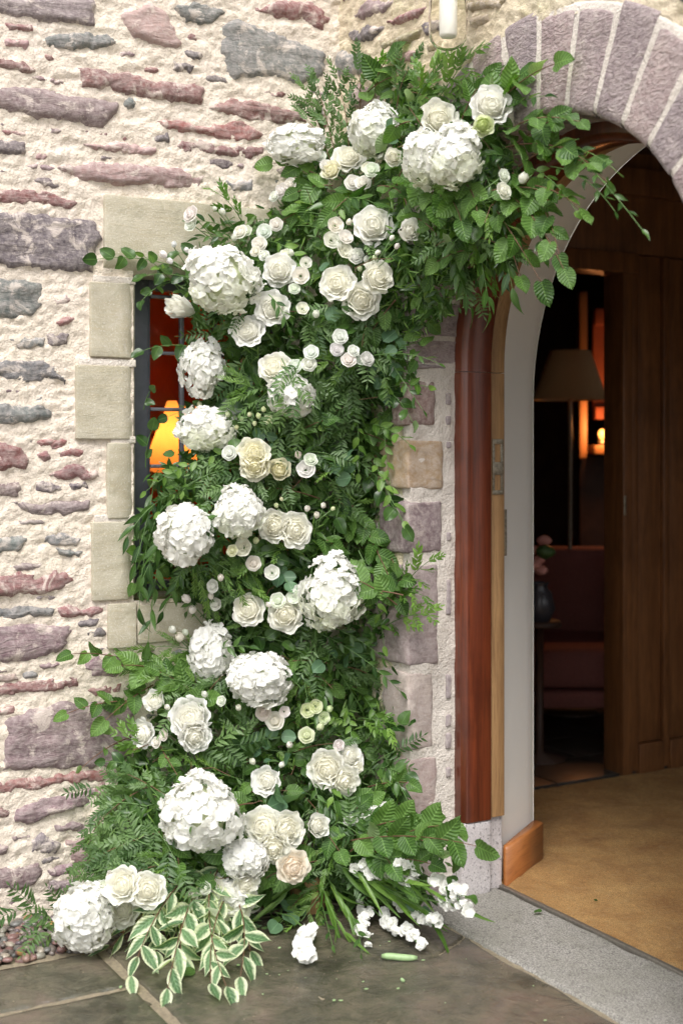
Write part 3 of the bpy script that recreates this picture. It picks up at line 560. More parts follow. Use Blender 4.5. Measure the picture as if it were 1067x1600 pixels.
# inner face of the wall around the inner arch (closes the vestibule)
pf = archpath(AX, 1.65, .838); out = []
for x, z in pf:
    dx, dz = x - AX, z - 1.4; s = max(abs(dx) / 1.75, abs(dz) / 1.4 if dz > 0 else 0, 1e-6); out.append((AX + dx / s, (1.4 + dz / s) if z > .01 else 0))
add('plaster_face', (np.concatenate([np.c_[pf[:, 0], np.full(n, .633), pf[:, 1]], np.c_[np.array(out)[:, 0], np.full(n, .633), np.array(out)[:, 1]]]), grid_faces(2, n)), 'plaster', dwall)
for sgn in (1, -1):
    # skirting block wraps the foot of the plaster reveal
    A = np.array([(XJ + .014, .357), (XJ + .036, .357), (-.122, .648), (-.17, .648)]);
    if sgn == -1: A[:, 0] = 2 * AX - A[:, 0]; A = A[::-1]
    V = np.r_[np.c_[A, np.zeros(4)], np.c_[A, np.full(4, .132)], np.c_[A * .97 + A.mean(0) * .03, np.full(4, .140)]]
    f = np.array([(i, (i + 1) % 4, 4 + (i + 1) % 4, 4 + i) for i in range(4)] + [(4 + i, 4 + (i + 1) % 4, 8 + (i + 1) % 4, 8 + i) for i in range(4)] + [(8, 9, 10, 11)])
    add('skirting', (V, f), 'skirt', dwall, smooth=False)
# timber door frame: jambs and arched head swept with one moulded profile
frame = thing('door_frame', 'arched red varnished timber door frame with bare oak rebate', 'door frame', (AX, .25, 0))
def sweep(prof, path, cx=AX):
    """prof (inset,y); path: list of (x,z,nx,nz) with n pointing into the opening"""
    pr = np.array(prof); pa = np.array(path); V = np.stack([pa[:, 0, None] + pa[:, 2, None] * pr[None, :, 0], np.broadcast_to(pr[None, :, 1], (len(pa), len(pr))), pa[:, 1, None] + pa[:, 3, None] * pr[None, :, 0]], -1)
    return V.reshape(-1, 3), grid_faces(len(pa), len(pr))
PR = [(-.01, .172), (.030, .172), (.034, .173), (.046, .184), (.050, .189), (.0505, .23), (.050, .280), (.048, .284), (.02, .285)]
PO = [(.018, .286), (.029, .286), (.031, .289), (.031, .349), (.028, .352), (-.0, .352)]
r0 = AR
jl = [(XJ, z, 1, 0) for z in np.linspace(.247, 1.728, 12)]; jr = [(2 * AX - XJ, z, -1, 0) for z in np.linspace(1.728, .247, 12)]
arc = [(XJ, 1.7305, 1, 0), (XJ, AZ, 1, 0)] + [(AX - r0 * math.cos(t), AZ + r0 * math.sin(t), math.cos(t), -math.sin(t)) for t in np.linspace(0, math.pi, 48)][1:-1] + [(2 * AX - XJ, AZ, -1, 0), (2 * AX - XJ, 1.7305, -1, 0)]
for nm, pa in (('jamb', jl), ('arched_head', arc), ('jamb', jr)):
    j_ = add(nm, sweep(PR, pa), 'mahog', frame)
    s_ = obj('oak_strip', mesh('oak_strip', rel(sweep(PO, pa)[0], frame), sweep(PO, pa)[1], M['oak']), j_)
def plate(u0, v0, u1, v1, x, th=.003, nm='strike_plate', mat='brass', seed=1):
    a0, a1 = onx(u0, v0, x), onx(u1, v1, x); add(nm, rbox((x - .002, a0.y, a1.z), (x + th, a1.y, a0.z), .0015, .01, .0005, seed), mat, frame)
xo = XJ + .031
y0_, y1_ = .300, .345
def zof(v, x=xo, y=.32): return onx(769, v, x).z
add('strike_plate', join([rbox((xo - .002, y0_, zof(773)), (xo + .003, y1_, zof(766)), .001), rbox((xo - .002, y0_, zof(766)), (xo + .003, y0_ + .010, zof(694)), .001), rbox((xo - .002, y1_ - .012, zof(766)), (xo + .003, y1_, zof(694)), .001), rbox((xo - .002, y0_, zof(742)), (xo + .0032, y1_, zof(722)), .001), rbox((xo - .002, y0_, zof(694)), (xo + .003, y1_, zof(686)), .001)]), 'brass', frame)
plate(779, 796, 789, 868, .022 + .006, .010, 'latch_keeper', 'brass', 2); plate(777, 893, 781, 924, .024, .006, 'hinge_leaf', 'black', 3); plate(777, 588, 782, 612, .026, .012, 'hook', 'black', 4)
# ------------------------------------------------------------------ inside: vestibule, hall, small room by the window
V, f = rbox((-.905, .357, -.03), (2.4, 3.0, .010), .004, .05, .001, 4)
X, Y = np.meshgrid(np.linspace(-.9, 2.4, 240), np.linspace(.357, 3.0, 200), indexing='ij'); q = np.c_[X.ravel(), Y.ravel(), X.ravel() * 0]
mat_o = obj('coir_matting', mesh('coir_matting', np.c_[q[:, :2], .009 + fbm(q * 5, 8, 2) * .004 + fbm(q * 45, 9, 2) * .004], grid_faces(240, 200), M['coir'])); tag(mat_o, kind='structure')
def box(nm, lo, hi, mat, root=None, r=.003, **k):
    V, f = rbox(lo, hi, r); o = obj(nm, mesh(nm, rel(V, root) if root else V, f, M[mat]), root); return o
VX = -.91
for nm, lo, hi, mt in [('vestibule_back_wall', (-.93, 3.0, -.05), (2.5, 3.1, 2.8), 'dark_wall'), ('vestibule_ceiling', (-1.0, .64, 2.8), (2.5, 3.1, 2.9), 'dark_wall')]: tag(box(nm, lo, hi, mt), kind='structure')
vr = thing('vestibule_right_wall', 'dark wall on the unseen right side of the vestibule, with an opening added for daylight', None, (2.4, 1.8, 0), kind='structure')
for lo, hi in [((2.4, .64, -.05), (2.5, .9, 2.8)), ((2.4, 2.5, -.05), (2.5, 3.0, 2.8)), ((2.4, .9, -.05), (2.5, 2.5, .7)), ((2.4, .9, 2.4), (2.5, 2.5, 2.8)), ((2.43, 1.68, .7), (2.47, 1.72, 2.4))]: box('wall_piece', lo, hi, 'dark_wall', vr)  # opening added in this unseen wall so daylight brightens reveal and panelling
part = thing('timber_partition', 'dark oak panelled partition at the inner end of the coir mat', 'partition', (VX, 1.7, 0))
DY0, DY1, DZ = .80, 1.70, 2.255
box('wall', (VX - .10, .634, 0), (VX, DY0 - .07, 2.8), 'panel', part); box('header', (VX - .10, DY0 - .07, DZ + .09), (VX - .004, 3.0, 2.8), 'panel', part)
box('head_casing', (VX - .12, DY0 - .07, DZ), (VX + .016, DY1 + .09, DZ + .088), 'panel', part); box('door_casing', (VX - .12, DY1, 0), (VX + .012, DY1 + .055, DZ - .002), 'panel', part); box('door_casing', (VX - .12, DY0 - .068, 0), (VX + .012, DY0, DZ - .002), 'panel', part)
box('cornice', (VX - .02, .7, 2.60), (VX + .05, 2.98, 2.72), 'panel', part)
for y in (1.757, 1.945, 2.15, 2.36, 2.57, 2.78): box('stile', (VX - .08, y, .02), (VX + .006, y + .035, DZ + .085), 'panel', part)
for (y0, y1) in [(1.794, 1.943), (1.982, 2.148), (2.187, 2.358), (2.397, 2.568), (2.607, 2.778), (2.817, 2.99)]: box('board', (VX - .07, y0, .14), (VX - .012, y1, DZ + .085), 'panel', part, .006); box('base_board', (VX - .08, y0, .0), (VX + .014, y1, .138), 'panel', part, .004)
h_ = onx(977, 790, VX + .02); box('hinge', (VX + .008, DY1 + .002, h_.z - .045), (VX + .016, DY1 + .016, h_.z + .045), 'brass', part)
# hall beyond
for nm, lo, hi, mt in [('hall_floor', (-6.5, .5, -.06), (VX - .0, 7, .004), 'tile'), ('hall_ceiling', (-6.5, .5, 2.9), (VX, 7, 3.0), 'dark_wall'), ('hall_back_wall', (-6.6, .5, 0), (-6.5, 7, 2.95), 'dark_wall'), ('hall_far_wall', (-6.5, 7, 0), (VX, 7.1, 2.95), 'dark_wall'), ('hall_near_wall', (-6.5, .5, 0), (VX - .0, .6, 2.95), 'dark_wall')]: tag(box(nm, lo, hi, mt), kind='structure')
hr = thing('hall_right_wall', 'dark hall wall out of sight of the door, its opening added to let daylight in', None, (VX, 4, 0), kind='structure')
for lo, hi in [((VX - .1, 3.0, 0), (VX, 3.5, 2.95)), ((VX - .1, 4.9, 0), (VX, 7, 2.95)), ((VX - .1, 3.5, 0), (VX, 4.9, .95)), ((VX - .1, 3.5, 2.2), (VX, 4.9, 2.95)), ((VX - .07, 4.18, .95), (VX - .03, 4.22, 2.2))]: box('wall_piece', lo, hi, 'dark_wall', hr)  # opening and its bar added out of view to sidelight lamp and sofa
# tiles of the hall floor near the opening
ht = thing('hall_tiles', 'dark stone floor tiles beyond the inner doorway', None, (-2, 2.5, 0), kind='structure')
for i in range(7):
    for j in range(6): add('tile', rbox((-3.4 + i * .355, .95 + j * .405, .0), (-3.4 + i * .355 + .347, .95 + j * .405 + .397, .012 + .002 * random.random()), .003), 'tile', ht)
lamp = thing('floor_lamp', 'unlit standing lamp with wide linen shade in the dark hall', 'lamp', tuple(at(890, 690, 7.4).to_tuple()[:2]) + (0,))
k_ = 7.4 / FPX
def zt(v, t): return 1.5 + (690 - v) / FPX * t
V, f = lathe([(.112, zt(548, 7.4)), (.114, zt(549, 7.4)), (.205, zt(625, 7.4)), (.202, zt(625, 7.4)), (.110, zt(550, 7.4))], 40); obj('lamp_shade', mesh('lamp_shade', V, f, M['shade']), lamp)
V, f = lathe([(.0, .03), (.14, .03), (.15, .015), (.15, 0)], 32); obj('base', mesh('base', V[::-1] * 1.0, f, M['brass']), lamp)
V, f = lathe([(.012, .02), (.012, zt(560, 7.4))], 12); obj('pole', mesh('pole', V, f, M['brass']), lamp)
# sofa: rolled arm toward the doorway, seat, back, feet
sp = at(905, 960, 7.0); sofa = thing('sofa', 'dusky rose sofa with a rolled arm in the dark hall', 'sofa', (sp.x, sp.y, 0))
def U(u, v, t): return at(u, v, t)
cR = np.array(RGT); cF = np.array(FWD)
def camframe(lo, hi, r=.03, res=.05, amp=0):
    V, f = rbox(lo, hi, r, res, amp); return V[:, 0:1] * cR + V[:, 1:2] * cF + V[:, 2:3] * np.array([0, 0, 1.]), f
def addl(nm, Vf, mat, root): return obj(nm, mesh(nm, Vf[0], Vf[1], M[mat]), root)
addl('seat', camframe((-.42, -.30, .26), (.42, .42, .46), .05), 'sofa', sofa); addl('base_frame', camframe((-.44, -.32, .17), (.44, .44, .255), .02), 'sofa', sofa)
addl('backrest', camframe((-.44, .36, .44), (.34, .52, .92), .06), 'sofa', sofa)
V, f = tube([(.30 * cR + y * cF + np.array([0, 0, .66])) for y in np.linspace(-.34, .46, 8)], .115, 20); addl('arm', (V, f), 'sofa', sofa); addl('arm_panel', camframe((.20, -.33, .42), (.40, .44, .62), .03), 'sofa', sofa)
for sx in (-.38, .38):
    for sy in (-.26, .38): addl('foot', camframe((sx - .025, sy - .025, .0), (sx + .025, sy + .025, .172), .01), 'panel', sofa)
# vase of pink flowers on a small stand
vp = at(842, 925, 6.3); st_ = thing('side_table', 'small round table carrying a vase of pink flowers in the hall', 'table', (vp.x, vp.y, 0))
V, f = lathe([(0, .66), (.10, .66), (.10, .635), (.02, .63), (.02, .05), (.12, .02), (.12, 0)], 28); obj('table_top', mesh('table_top', V[::-1], f, M['dark_wall']), st_)
vase = thing('vase', 'dark vase of dim pink flowers on the small round hall table', 'vase', (vp.x, vp.y, .66))
V, f = lathe([(.0, .0), (.05, .0), (.075, .06), (.06, .13), (.035, .16), (.045, .18)], 24); obj('vase_body', mesh('vase_body', V, f, M['ceramic']), vase)
for i in range(9):
    t = random.uniform(0, 6.28); r = random.uniform(.02, .1); z = random.uniform(.2, .40); pts = IV * np.array([.04, .04, .028]) * random.uniform(.7, 1.2); pts = pts * (1 + .2 * fbm(IV * 3, i)[:, None]) + np.array([r * math.cos(t), r * math.sin(t), z]); obj('bloom', mesh('bloom', pts, IF, M['pink'] if i % 3 else M['lf_fine']), vase)
# picture, shelf with a small lit lamp, pilaster
def panel_at(nm, u0, v0, u1, v1, t, th, mat, root):
    a0 = at(u0, v0, t); V, f = camframe((0, 0, 0), ((u1 - u0) / FPX * t, th, (v1 - v0) / FPX * t), .006); V = V + np.array(a0) - np.array([0, 0, (v1 - v0) / FPX * t]); return obj(nm, mesh(nm, rel(V, root) if root else V, f, M[mat]), root)
M['red_dim'] = simple('russet_paint', (.26, .07, .035), .7, var=.2, bs=6); M['gilt'] = simple('dull_gilt', (.30, .15, .06), .5)
alc = thing('fireplace_surround', 'timber chimney piece with a mantel shelf at the far side of the hall', 'fireplace', tuple(at(950, 900, 8.2).to_tuple()[:2]) + (0,))
panel_at('pilaster', 905, 455, 917, 716, 8.2, .10, 'gilt', alc); panel_at('mantel_shelf', 928, 696, 1010, 710, 8.1, .25, 'gilt', alc); panel_at('upper_panel', 926, 500, 1010, 640, 8.35, .04, 'red_dim', alc); panel_at('moulding', 930, 482, 1012, 508, 8.28, .12, 'red_dim', alc); panel_at('lower_panel', 905, 712, 1010, 1010, 8.3, .1, 'dark_wall', alc)
panel_at('frieze', 930, 636, 1010, 655, 8.26, .1, 'red_dim', alc)
cp = at(940, 684, 8.15); can = thing('night_light', 'tiny glowing amber light on the mantel shelf in the hall', 'lamp', (cp.x, cp.y, cp.z - .045))
V, f = lathe([(0, 0), (.022, 0), (.024, .03), (.0, .032)], 16); obj('holder', mesh('holder', V, f, M['brass']), can)
V, f = lathe([(.0, .032), (.018, .045), (.024, .068), (.016, .09), (0, .098)], 16); obj('flame_glass', mesh('flame_glass', V, f, M['bulb_glint']), can)
pl = bpy.data.lights.new('night_light_glow', 'POINT'); pl.energy = 5; pl.color = (1, .38, .12); pl.shadow_soft_size = .05; po = bpy.data.objects.new('night_light_glow', pl); COL.objects.link(po); po.location = cp + FWD * -.12 + UP * .06
# small red room behind the window
rx0, rx1 = -2.55, WX - .45
for nm, lo, hi, mt in [('snug_back_wall', (rx0 - .1, -2.6, 0), (rx0, .5, 2.7), 'red_wall'), ('snug_side_wall', (rx0, .40, 0), (rx1, .498, 2.7), 'red_wall'), ('snug_near_wall', (rx0, -2.7, 0), (rx1, -2.6, 2.7), 'red_wall'), ('snug_floor', (rx0, -2.6, -.06), (rx1, .4, 0), 'dark_wall'), ('snug_ceiling', (rx0, -2.6, 2.7), (rx1, .5, 2.8), 'ceiling')]: tag(box(nm, lo, hi, mt), kind='structure')
iw = thing('window_reveal', 'plastered inner face of the wall around the small window', None, (rx1, -.5, 0), kind='structure')
for lo, hi in [((rx1 - .02, -2.6, 0), (rx1, WY0 - .02, 2.7)), ((rx1 - .02, WY1 + .02, 0), (rx1, .5, 2.7)), ((rx1 - .02, WY0 - .02, 0), (rx1, WY1 + .02, .98)), ((rx1 - .02, WY0 - .02, 2.07), (rx1, WY1 + .02, 2.7)),
               ((rx1, WY0 - .04, .96), (WX - .29, WY0 - .02, 2.09)), ((rx1, WY1 + .02, .96), (WX - .29, WY1 + .04, 2.09)), ((rx1, WY0 - .04, .94), (WX - .29, WY1 + .04, .96)), ((rx1, WY0 - .04, 2.09), (WX - .29, WY1 + .04, 2.11))]: box('plaster', lo, hi, 'plaster', iw)
lp = at(290, 715, 5.55); tl = thing('table_lamp', 'glowing orange table lamp seen through the leaded window', 'lamp', (lp.x, lp.y, .72))
V, f = lathe([(.075, .93), (.175, .66)], 40); obj('lamp_shade', mesh('lamp_shade', V, f, M['shade_lit']), tl)
V, f = lathe([(0, 0), (.09, 0), (.09, .02), (.03, .05), (.055, .2), (.07, .32), (.03, .45), (.015, .50), (.012, .75)], 28); obj('lamp_base', mesh('lamp_base', V, f, M['brass']), tl)
tb = thing('lamp_table', 'dark side table under the glowing lamp behind the window', 'table', (lp.x, lp.y, 0)); box('table_top', (lp.x - .28, lp.y - .28, .69), (lp.x + .28, lp.y + .28, .718), 'panel', tb)
for sx in (-.24, .24):
    for sy in (-.24, .24): box('leg', (lp.x + sx - .02, lp.y + sy - .02, 0), (lp.x + sx + .02, lp.y + sy + .02, .688), 'panel', tb)
pl = bpy.data.lights.new('table_lamp_bulb', 'POINT'); pl.energy = 3.0; pl.color = (1, .50, .20); pl.shadow_soft_size = .04; po = bpy.data.objects.new('table_lamp_bulb', pl); COL.objects.link(po); po.location = (lp.x, lp.y, 1.50)
gl = onx(262, 890, WX - .35); gb = thing('amber_reflection', 'small amber light reflection low in the window, put in as a glowing bead', 'reflection', (gl.x, gl.y, gl.z - .02)); V, f = lathe([(0, 0), (.016, 0), (.018, .02), (.008, .04), (0, .05)], 14); obj('glint_bead', mesh('glint_bead', V, f, M['bulb_glint']), gb)  # a light reflection, put in as a small self-glowing bead
# wall lantern above the arch
lc = ony(700, 0, -.15); lan = thing('wall_lantern', 'clear glass jar lantern with a white tube above the arch', 'lantern', (lc.x, lc.y, 2.64)); 
V, f = lathe([(0, .0), (.022, .001), (.040, .010), (.052, .026), (.0565, .05), (.057, .09), (.055, .26), (.0520, .26), (.054, .09), (.0535, .052), (.049, .03), (.038, .014), (.02, .005), (0, .004)], 48); obj('glass_jar', mesh('glass_jar', V, f, M['lglass']), lan)
V, f = lathe([(0, .035), (.022, .036), (.026, .042), (.026, .22), (0, .23)], 28); obj('tube_lamp', mesh('tube_lamp', V, f, M['tube']), lan)
V, f = lathe([(.062, .25), (.064, .30), (.05, .33), (.0, .34)], 32); obj('cap', mesh('cap', V, f, M['brass']), lan)
V, f = tube([(0, 0, .33), (0, .02, .37), (0, .15, .38)], .008, 10); obj('bracket', mesh('bracket', V, f, M['brass']), lan)
V, f = rbox((-.04, .140, .33), (.04, .153, .43), .004); obj('back_plate', mesh('back_plate', V, f, M['brass']), lan)
# black bell cable against the quoins
cb = [onx(586, 862, -.02) , ]
V, f = tube([ony(590, 858, -.03), ony(598, 864, -.03), ony(602, 878, -.03), ony(600, 895, -.03), ony(592, 910, -.02)], .004, 8); o = obj('bell_cable', mesh('bell_cable', V, f, M['black'])); tag(o, 'short curved black cable hanging by the stone jamb beside the leaves', 'cable')
#@@FLOWERS
# ------------------------------------------------------------------ flower arrangement: placing
POLY = np.array([(560,175),(520,240),(455,235),(450,285),(420,330),(345,345),(330,385),(300,400),(285,440),(300,500),(310,545),(312,610),(312,660),(300,700),(262,722),(236,740),(252,775),(222,840),(214,900),(222,935),(262,915),(320,970),(318,1025),(225,1045),(226,1085),(240,1125),(215,1165),(185,1195),(172,1240),(150,1290),(150,1345),(130,1395),(200,1455),(300,1460),(400,1460),(470,1440),(560,1432),(660,1410),(700,1320),(640,1265),(622,1130),(588,1075),(610,985),(606,930),(590,860),(602,760),(592,660),(640,610),(660,520),(730,460),(775,410),(800,360),(815,300),(805,240),(790,190),(755,155),(700,132),(630,125)], float)
def wall_t(u, v):
    d = ray(u, v); t1 = (0 - CAM.y) / d.y if d.y > 1e-6 else 99; t2 = (WX - CAM.x) / d.x; return min(t1, t2)
def sst(a, b, x): x = min(1, max(0, (x - a) / (b - a))); return x * x * (3 - 2 * x)
def surf_t(u, v, sd=None, rad=.0):
    """distance along the view at which the face of the arrangement lies"""
    if sd is None: sd = float(sdf([(u, v)], POLY)[0])
    t = min(wall_t(u, v), 4.62); t -= .05 + .24 * sst(-10, 110, sd) ** .8 + .22 * sst(1120, 1400, v)
    if v > 700: t = min(t, (rad + .012 - 1.5) / ((690 - v) / FPX))
    return t
def frame_from(zdir, up=(0, 0, 1), spin=0):
    z = Vector(zdir).normalized(); x = Vector(up).cross(z)
    if x.length < 1e-4: x = Vector((1, 0, 0))
    x.normalize(); y = z.cross(x); m = Matrix((x, y, z)).transposed(); return m @ Matrix.Rotation(spin, 3, 'Z')
def M4(R, loc, s=1):
    m = R.to_4x4() @ Matrix.Diagonal((s, s, s, 1)) if not hasattr(s, '__len__') else R.to_4x4() @ Matrix.Diagonal((*s, 1)); m.translation = loc; return m
def put(nm, me, root, mloc, color=None):
    o = bpy.data.objects.new(nm, me); COL.objects.link(o); o.parent = root; o.matrix_local = mloc
    if color: o.color = (*color, 1)
    return o
TOC = -FWD
def facing(u, v, fx=None, fy=None):
    xc = {0: 600, 1: 470, 2: 450, 3: 430, 4: 400}[min(4, int(v // 320))]
    if fx is None: fx = max(-.8, min(.8, (u - xc) / 260)) + random.uniform(-.2, .2)
    if fy is None: fy = .28 + random.uniform(-.22, .22)
    return (TOC + RGT * fx + UP * fy).normalized()
# ------------------------------------------------------------------ petals
def petal_mesh(R, h, wrap, lip, r0=.12, nb=7, na=8, seed=0, z0=-.55, ruff=.02, tip=.05, bell=.8):
    V = []; 
    for i in range(nb + 1):
        b = i / nb
        for j in range(na + 1):
            a = j / na * 2 - 1; r = r0 + (R - r0) * math.sin(math.pi / 2 * min(1, b * 1.15)) ** bell; z = z0 + (h - z0) * b ** 1.15
            top = 1 - .22 * abs(a) ** 2.5; z = z0 + (z - z0) * (top if b > .3 else 1)
            if b > .62: q = (b - .62) / .38; r += lip * q * q * (1 - .35 * a * a); z -= abs(lip) * .55 * q ** 2.4; z += tip * q * max(0, 1 - abs(a) * 4)
            wdt = wrap * (.35 + .65 * math.sin(math.pi / 2 * min(1, b * 1.6))); ph = a * wdt
            r += ruff * math.sin(a * 5 + seed) * b + .03 * a * b; z += ruff * math.sin(a * 7 + seed * 2) * b
            V.append((r * math.cos(ph), r * math.sin(ph), z))
    return V, grid_faces(nb + 1, na + 1)
RINGS = [(3, .13, .30, 2.0, -.10), (4, .23, .30, 1.25, -.05), (4, .35, .26, 1.0, .02), (5, .49, .19, .85, .09), (5, .64, .08, .80, .16), (6, .80, -.06, .72, .20)]
RM = []
for k, (n, R, h, wr, lip) in enumerate(RINGS): RM.append([mesh('petal', *petal_mesh(R, h, wr, lip, seed=k * 3 + q, ruff=.014 + .011 * k), M['petal']) for q in range(3)])
def jm_(nm, parts, mat): V, f = join(parts); return mesh(nm, V, f, M[mat])
HEART = jm_('heart', [lathe([(.0, .20), (.10, .19), (.22, .13), (.36, .05), (.50, -.06), (.62, -.22), (.5, -.4)], 14)], 'petal')
CAL = jm_('calyx', [lathe([(.0, -.85), (.09, -.82), (.14, -.70), (.17, -.58), (.20, -.50)], 10)], 'stem')
def stemm(L=1.6): 
    V, f = tube([(0, 0, -.8), (.05, .02, -1.2), (.02, .12, -L)], .045, 6); return mesh('stem', V, f, M['stem'])
STM = stemm(2.2)
CREAM, WHITE, IVORY, BLUSH, GREENISH = (.93, .915, .82), (.94, .94, .925), (.93, .925, .87), (.92, .83, .72), (.82, .87, .62)
def flower_root(nm, label, cat, group, u, v, r, fx=None, fy=None, dt=0, spin=None, z=None):
    R_m = r / FPX * 4.3; t = surf_t(u, v, rad=R_m * .9) - R_m * .35 - .022 + dt; P = at(u, v, t)
    if v > 700 and P.z < R_m * .8: P = at(u, v, (R_m * .8 - 1.5) / ((690 - v) / FPX))
    fr = frame_from(facing(u, v, fx, fy), spin=random.uniform(0, 6.28) if spin is None else spin)
    o = thing(nm, label, cat, (0, 0, 0), group); o.matrix_world = M4(fr, P, r / FPX * t / .88); return o
def rose(u, v, r, label, fx=None, fy=None, inner=CREAM, outer=IVORY, nr=6, dt=0, flat=1.0):
    root = flower_root('rose', label, 'rose', 'cream and white roses in the arrangement', u, v, r, fx, fy, dt)
    flat *= random.uniform(.85, 1.35); opn = random.uniform(-.10, .16)
    sc = 1 if nr == 6 else .88 / {5: .80, 4: .62, 3: .46}[nr]
    for k in range(nr):
        n = RINGS[k][0]; t = k / 5; c = tuple(inner[i] * (1 - t) + outer[i] * t for i in range(3)); o0 = random.uniform(0, 6)
        for q in range(n):
            a = o0 + q * 2 * math.pi / n + random.uniform(-.12, .12); s = sc * random.uniform(.93, 1.07)
            m = Matrix.Rotation(a, 4, 'Z') @ Matrix.Rotation(random.uniform(-.05, .05) - (random.uniform(-.10, .26) if k > 3 else 0) - opn * (k / 5), 4, 'Y') @ Matrix.Diagonal((s, s, sc * random.uniform(.92, 1.08) * flat, 1)); put('petal', RM[k][random.randrange(3)], root, m, c)
    hsx = sc * {6: 1, 5: .8, 4: .62, 3: .46}[nr]; put('heart', HEART, root, Matrix.Diagonal((hsx, hsx, sc * flat, 1)), inner)
    put('calyx', CAL, root, Matrix.Diagonal((sc, sc, sc, 1))); put('stem', STM, root, Matrix.Identity(4)); return root
# hydrangea florets: four broad crinkled petals
def floret_mesh(seed, nm='floret', cupk=.30, npet=4, wide=.62):
    parts = []; r_ = random.Random(seed)
    for k in range(npet):
        V = []; ph = k * 2 * math.pi / npet + r_.uniform(-.15, .15); c0 = cupk + r_.uniform(-.12, .15)
        for i in range(5):
            b = i / 4
            for j in range(5):
                a = j / 2 - 1; x = .06 + b * .94; y = a * wide * (math.sin(math.pi * min(.93, .12 + b * .72)) ** .7) * (1 if b < .9 else .88)
                x -= .12 * a * a * b; z = c0 * b * 1.3 - .34 * b * b + .16 * a * a * b + .09 * math.sin(5 * a + seed + k) * b
                V.append((x * math.cos(ph) - y * math.sin(ph), x * math.sin(ph) + y * math.cos(ph), z + .02 * k))
        parts.append((V, grid_faces(5, 5)))
    return jm_(nm, parts, 'petal')
FLM = [floret_mesh(s) for s in range(5)]
def ball(seed): P = IV * .80 * (1 + .06 * fbm(IV * 2, seed)[:, None]); return mesh('flower_core', P, IF, M['petal'])
COREM = ball(3)
GA = math.pi * (3 - 5 ** .5)
def hydrangea(u, v, rx, ry, label, fx=None, fy=None, col=WHITE, col2=GREENISH, n=84, dt=0, nm='hydrangea', fs=.20, depth=.8):
    r = max(rx, ry); root = flower_root(nm, label, 'hydrangea' if nm == 'hydrangea' else 'flower', 'white hydrangea heads in the arrangement', u, v, r, fx, fy, dt, spin=0)
    P = root.matrix_world.translation.copy(); s = r / FPX * 4.3; f = facing(u, v, fx, fy); fr = Matrix((RGT, UP, TOC)).transposed()
    root.matrix_world = M4(fr, P, (s * rx / r, s * ry / r, s * min(rx, ry) / r * depth + s * (1 - depth) * .5)); fl = Vector((0, 0, 1)); hue = random.random() * .3
    put('flower_core', COREM, root, Matrix.Diagonal((.92, .92, .92, 1)), (.70, .76, .50)); hsd = random.uniform(0, 50)
    for i in range(n):
        z = 1 - (i + .5) / n * 1.5; rr_ = math.sqrt(max(0, 1 - z * z)); a = i * GA; d = Vector((rr_ * math.cos(a), rr_ * math.sin(a), z)); d = (d + Vector([random.uniform(-.13, .13) for _ in range(3)])).normalized()
        m = M4(frame_from((d + Vector([random.uniform(-.48, .48) for _ in range(3)])).normalized(), (0, 1, .01), random.uniform(0, 6.28)), d * (.83 + .13 * float(fbm([[d.x * 1.8 + hsd, d.y * 1.8, d.z * 1.8]], 5, 2)[0]) * 3.4 + random.uniform(-.05, .07)), fs * random.uniform(.8, 1.2))
        low = max(0, min(1, (-d.y * .6 + .1) + random.uniform(-.35, .25) + hue * .5)); c = tuple(col[k] * (1 - low * .6) + col2[k] * low * .6 for k in range(3)); put('floret', FLM[random.randrange(5)], root, m, c)
    put('stem', STM, root, Matrix.Rotation(-.5, 4, 'X') @ Matrix.Diagonal((.7, .7, 1, 1))); return root
# small blooms (lisianthus, spray roses, carnations)
def bloom_mesh(kind, seed):
    parts = []; r_ = random.Random(seed)
    rings = {'open': [(3, .30, .10, 1.1, .02), (4, .52, .10, .9, .10), (5, .74, .02, .8, .16)], 'bud': [(2, .34, .75, 1.7, -.16), (3, .46, .62, 1.2, -.14), (3, .50, .40, 1.0, -.05)], 'spray': [(3, .16, .30, 1.4, -.02), (4, .36, .26, 1.0, .05), (5, .58, .14, .85, .15), (5, .76, -.06, .75, .20)]}[kind]
    for k, (n, R, h, wr, lip) in enumerate(rings):
        o0 = r_.uniform(0, 6)
        for q in range(n):
            V, f = petal_mesh(R, h, wr, lip, seed=seed + k + q, nb=5, na=6, ruff=.03); V = np.array(V); a = o0 + q * 2 * math.pi / n; c, s = math.cos(a), math.sin(a); parts.append((np.c_[V[:, 0] * c - V[:, 1] * s, V[:, 0] * s + V[:, 1] * c, V[:, 2]], f))
    parts.append(lathe([(.0, .12), (.15, .10), (.34, .0), (.45, -.2), (.3, -.45)], 9)) if kind != 'open' else None
    return jm_('bloom', parts, 'petal')
BLM = {k: [bloom_mesh(k, s) for s in range(3)] for k in ('open', 'bud', 'spray')}
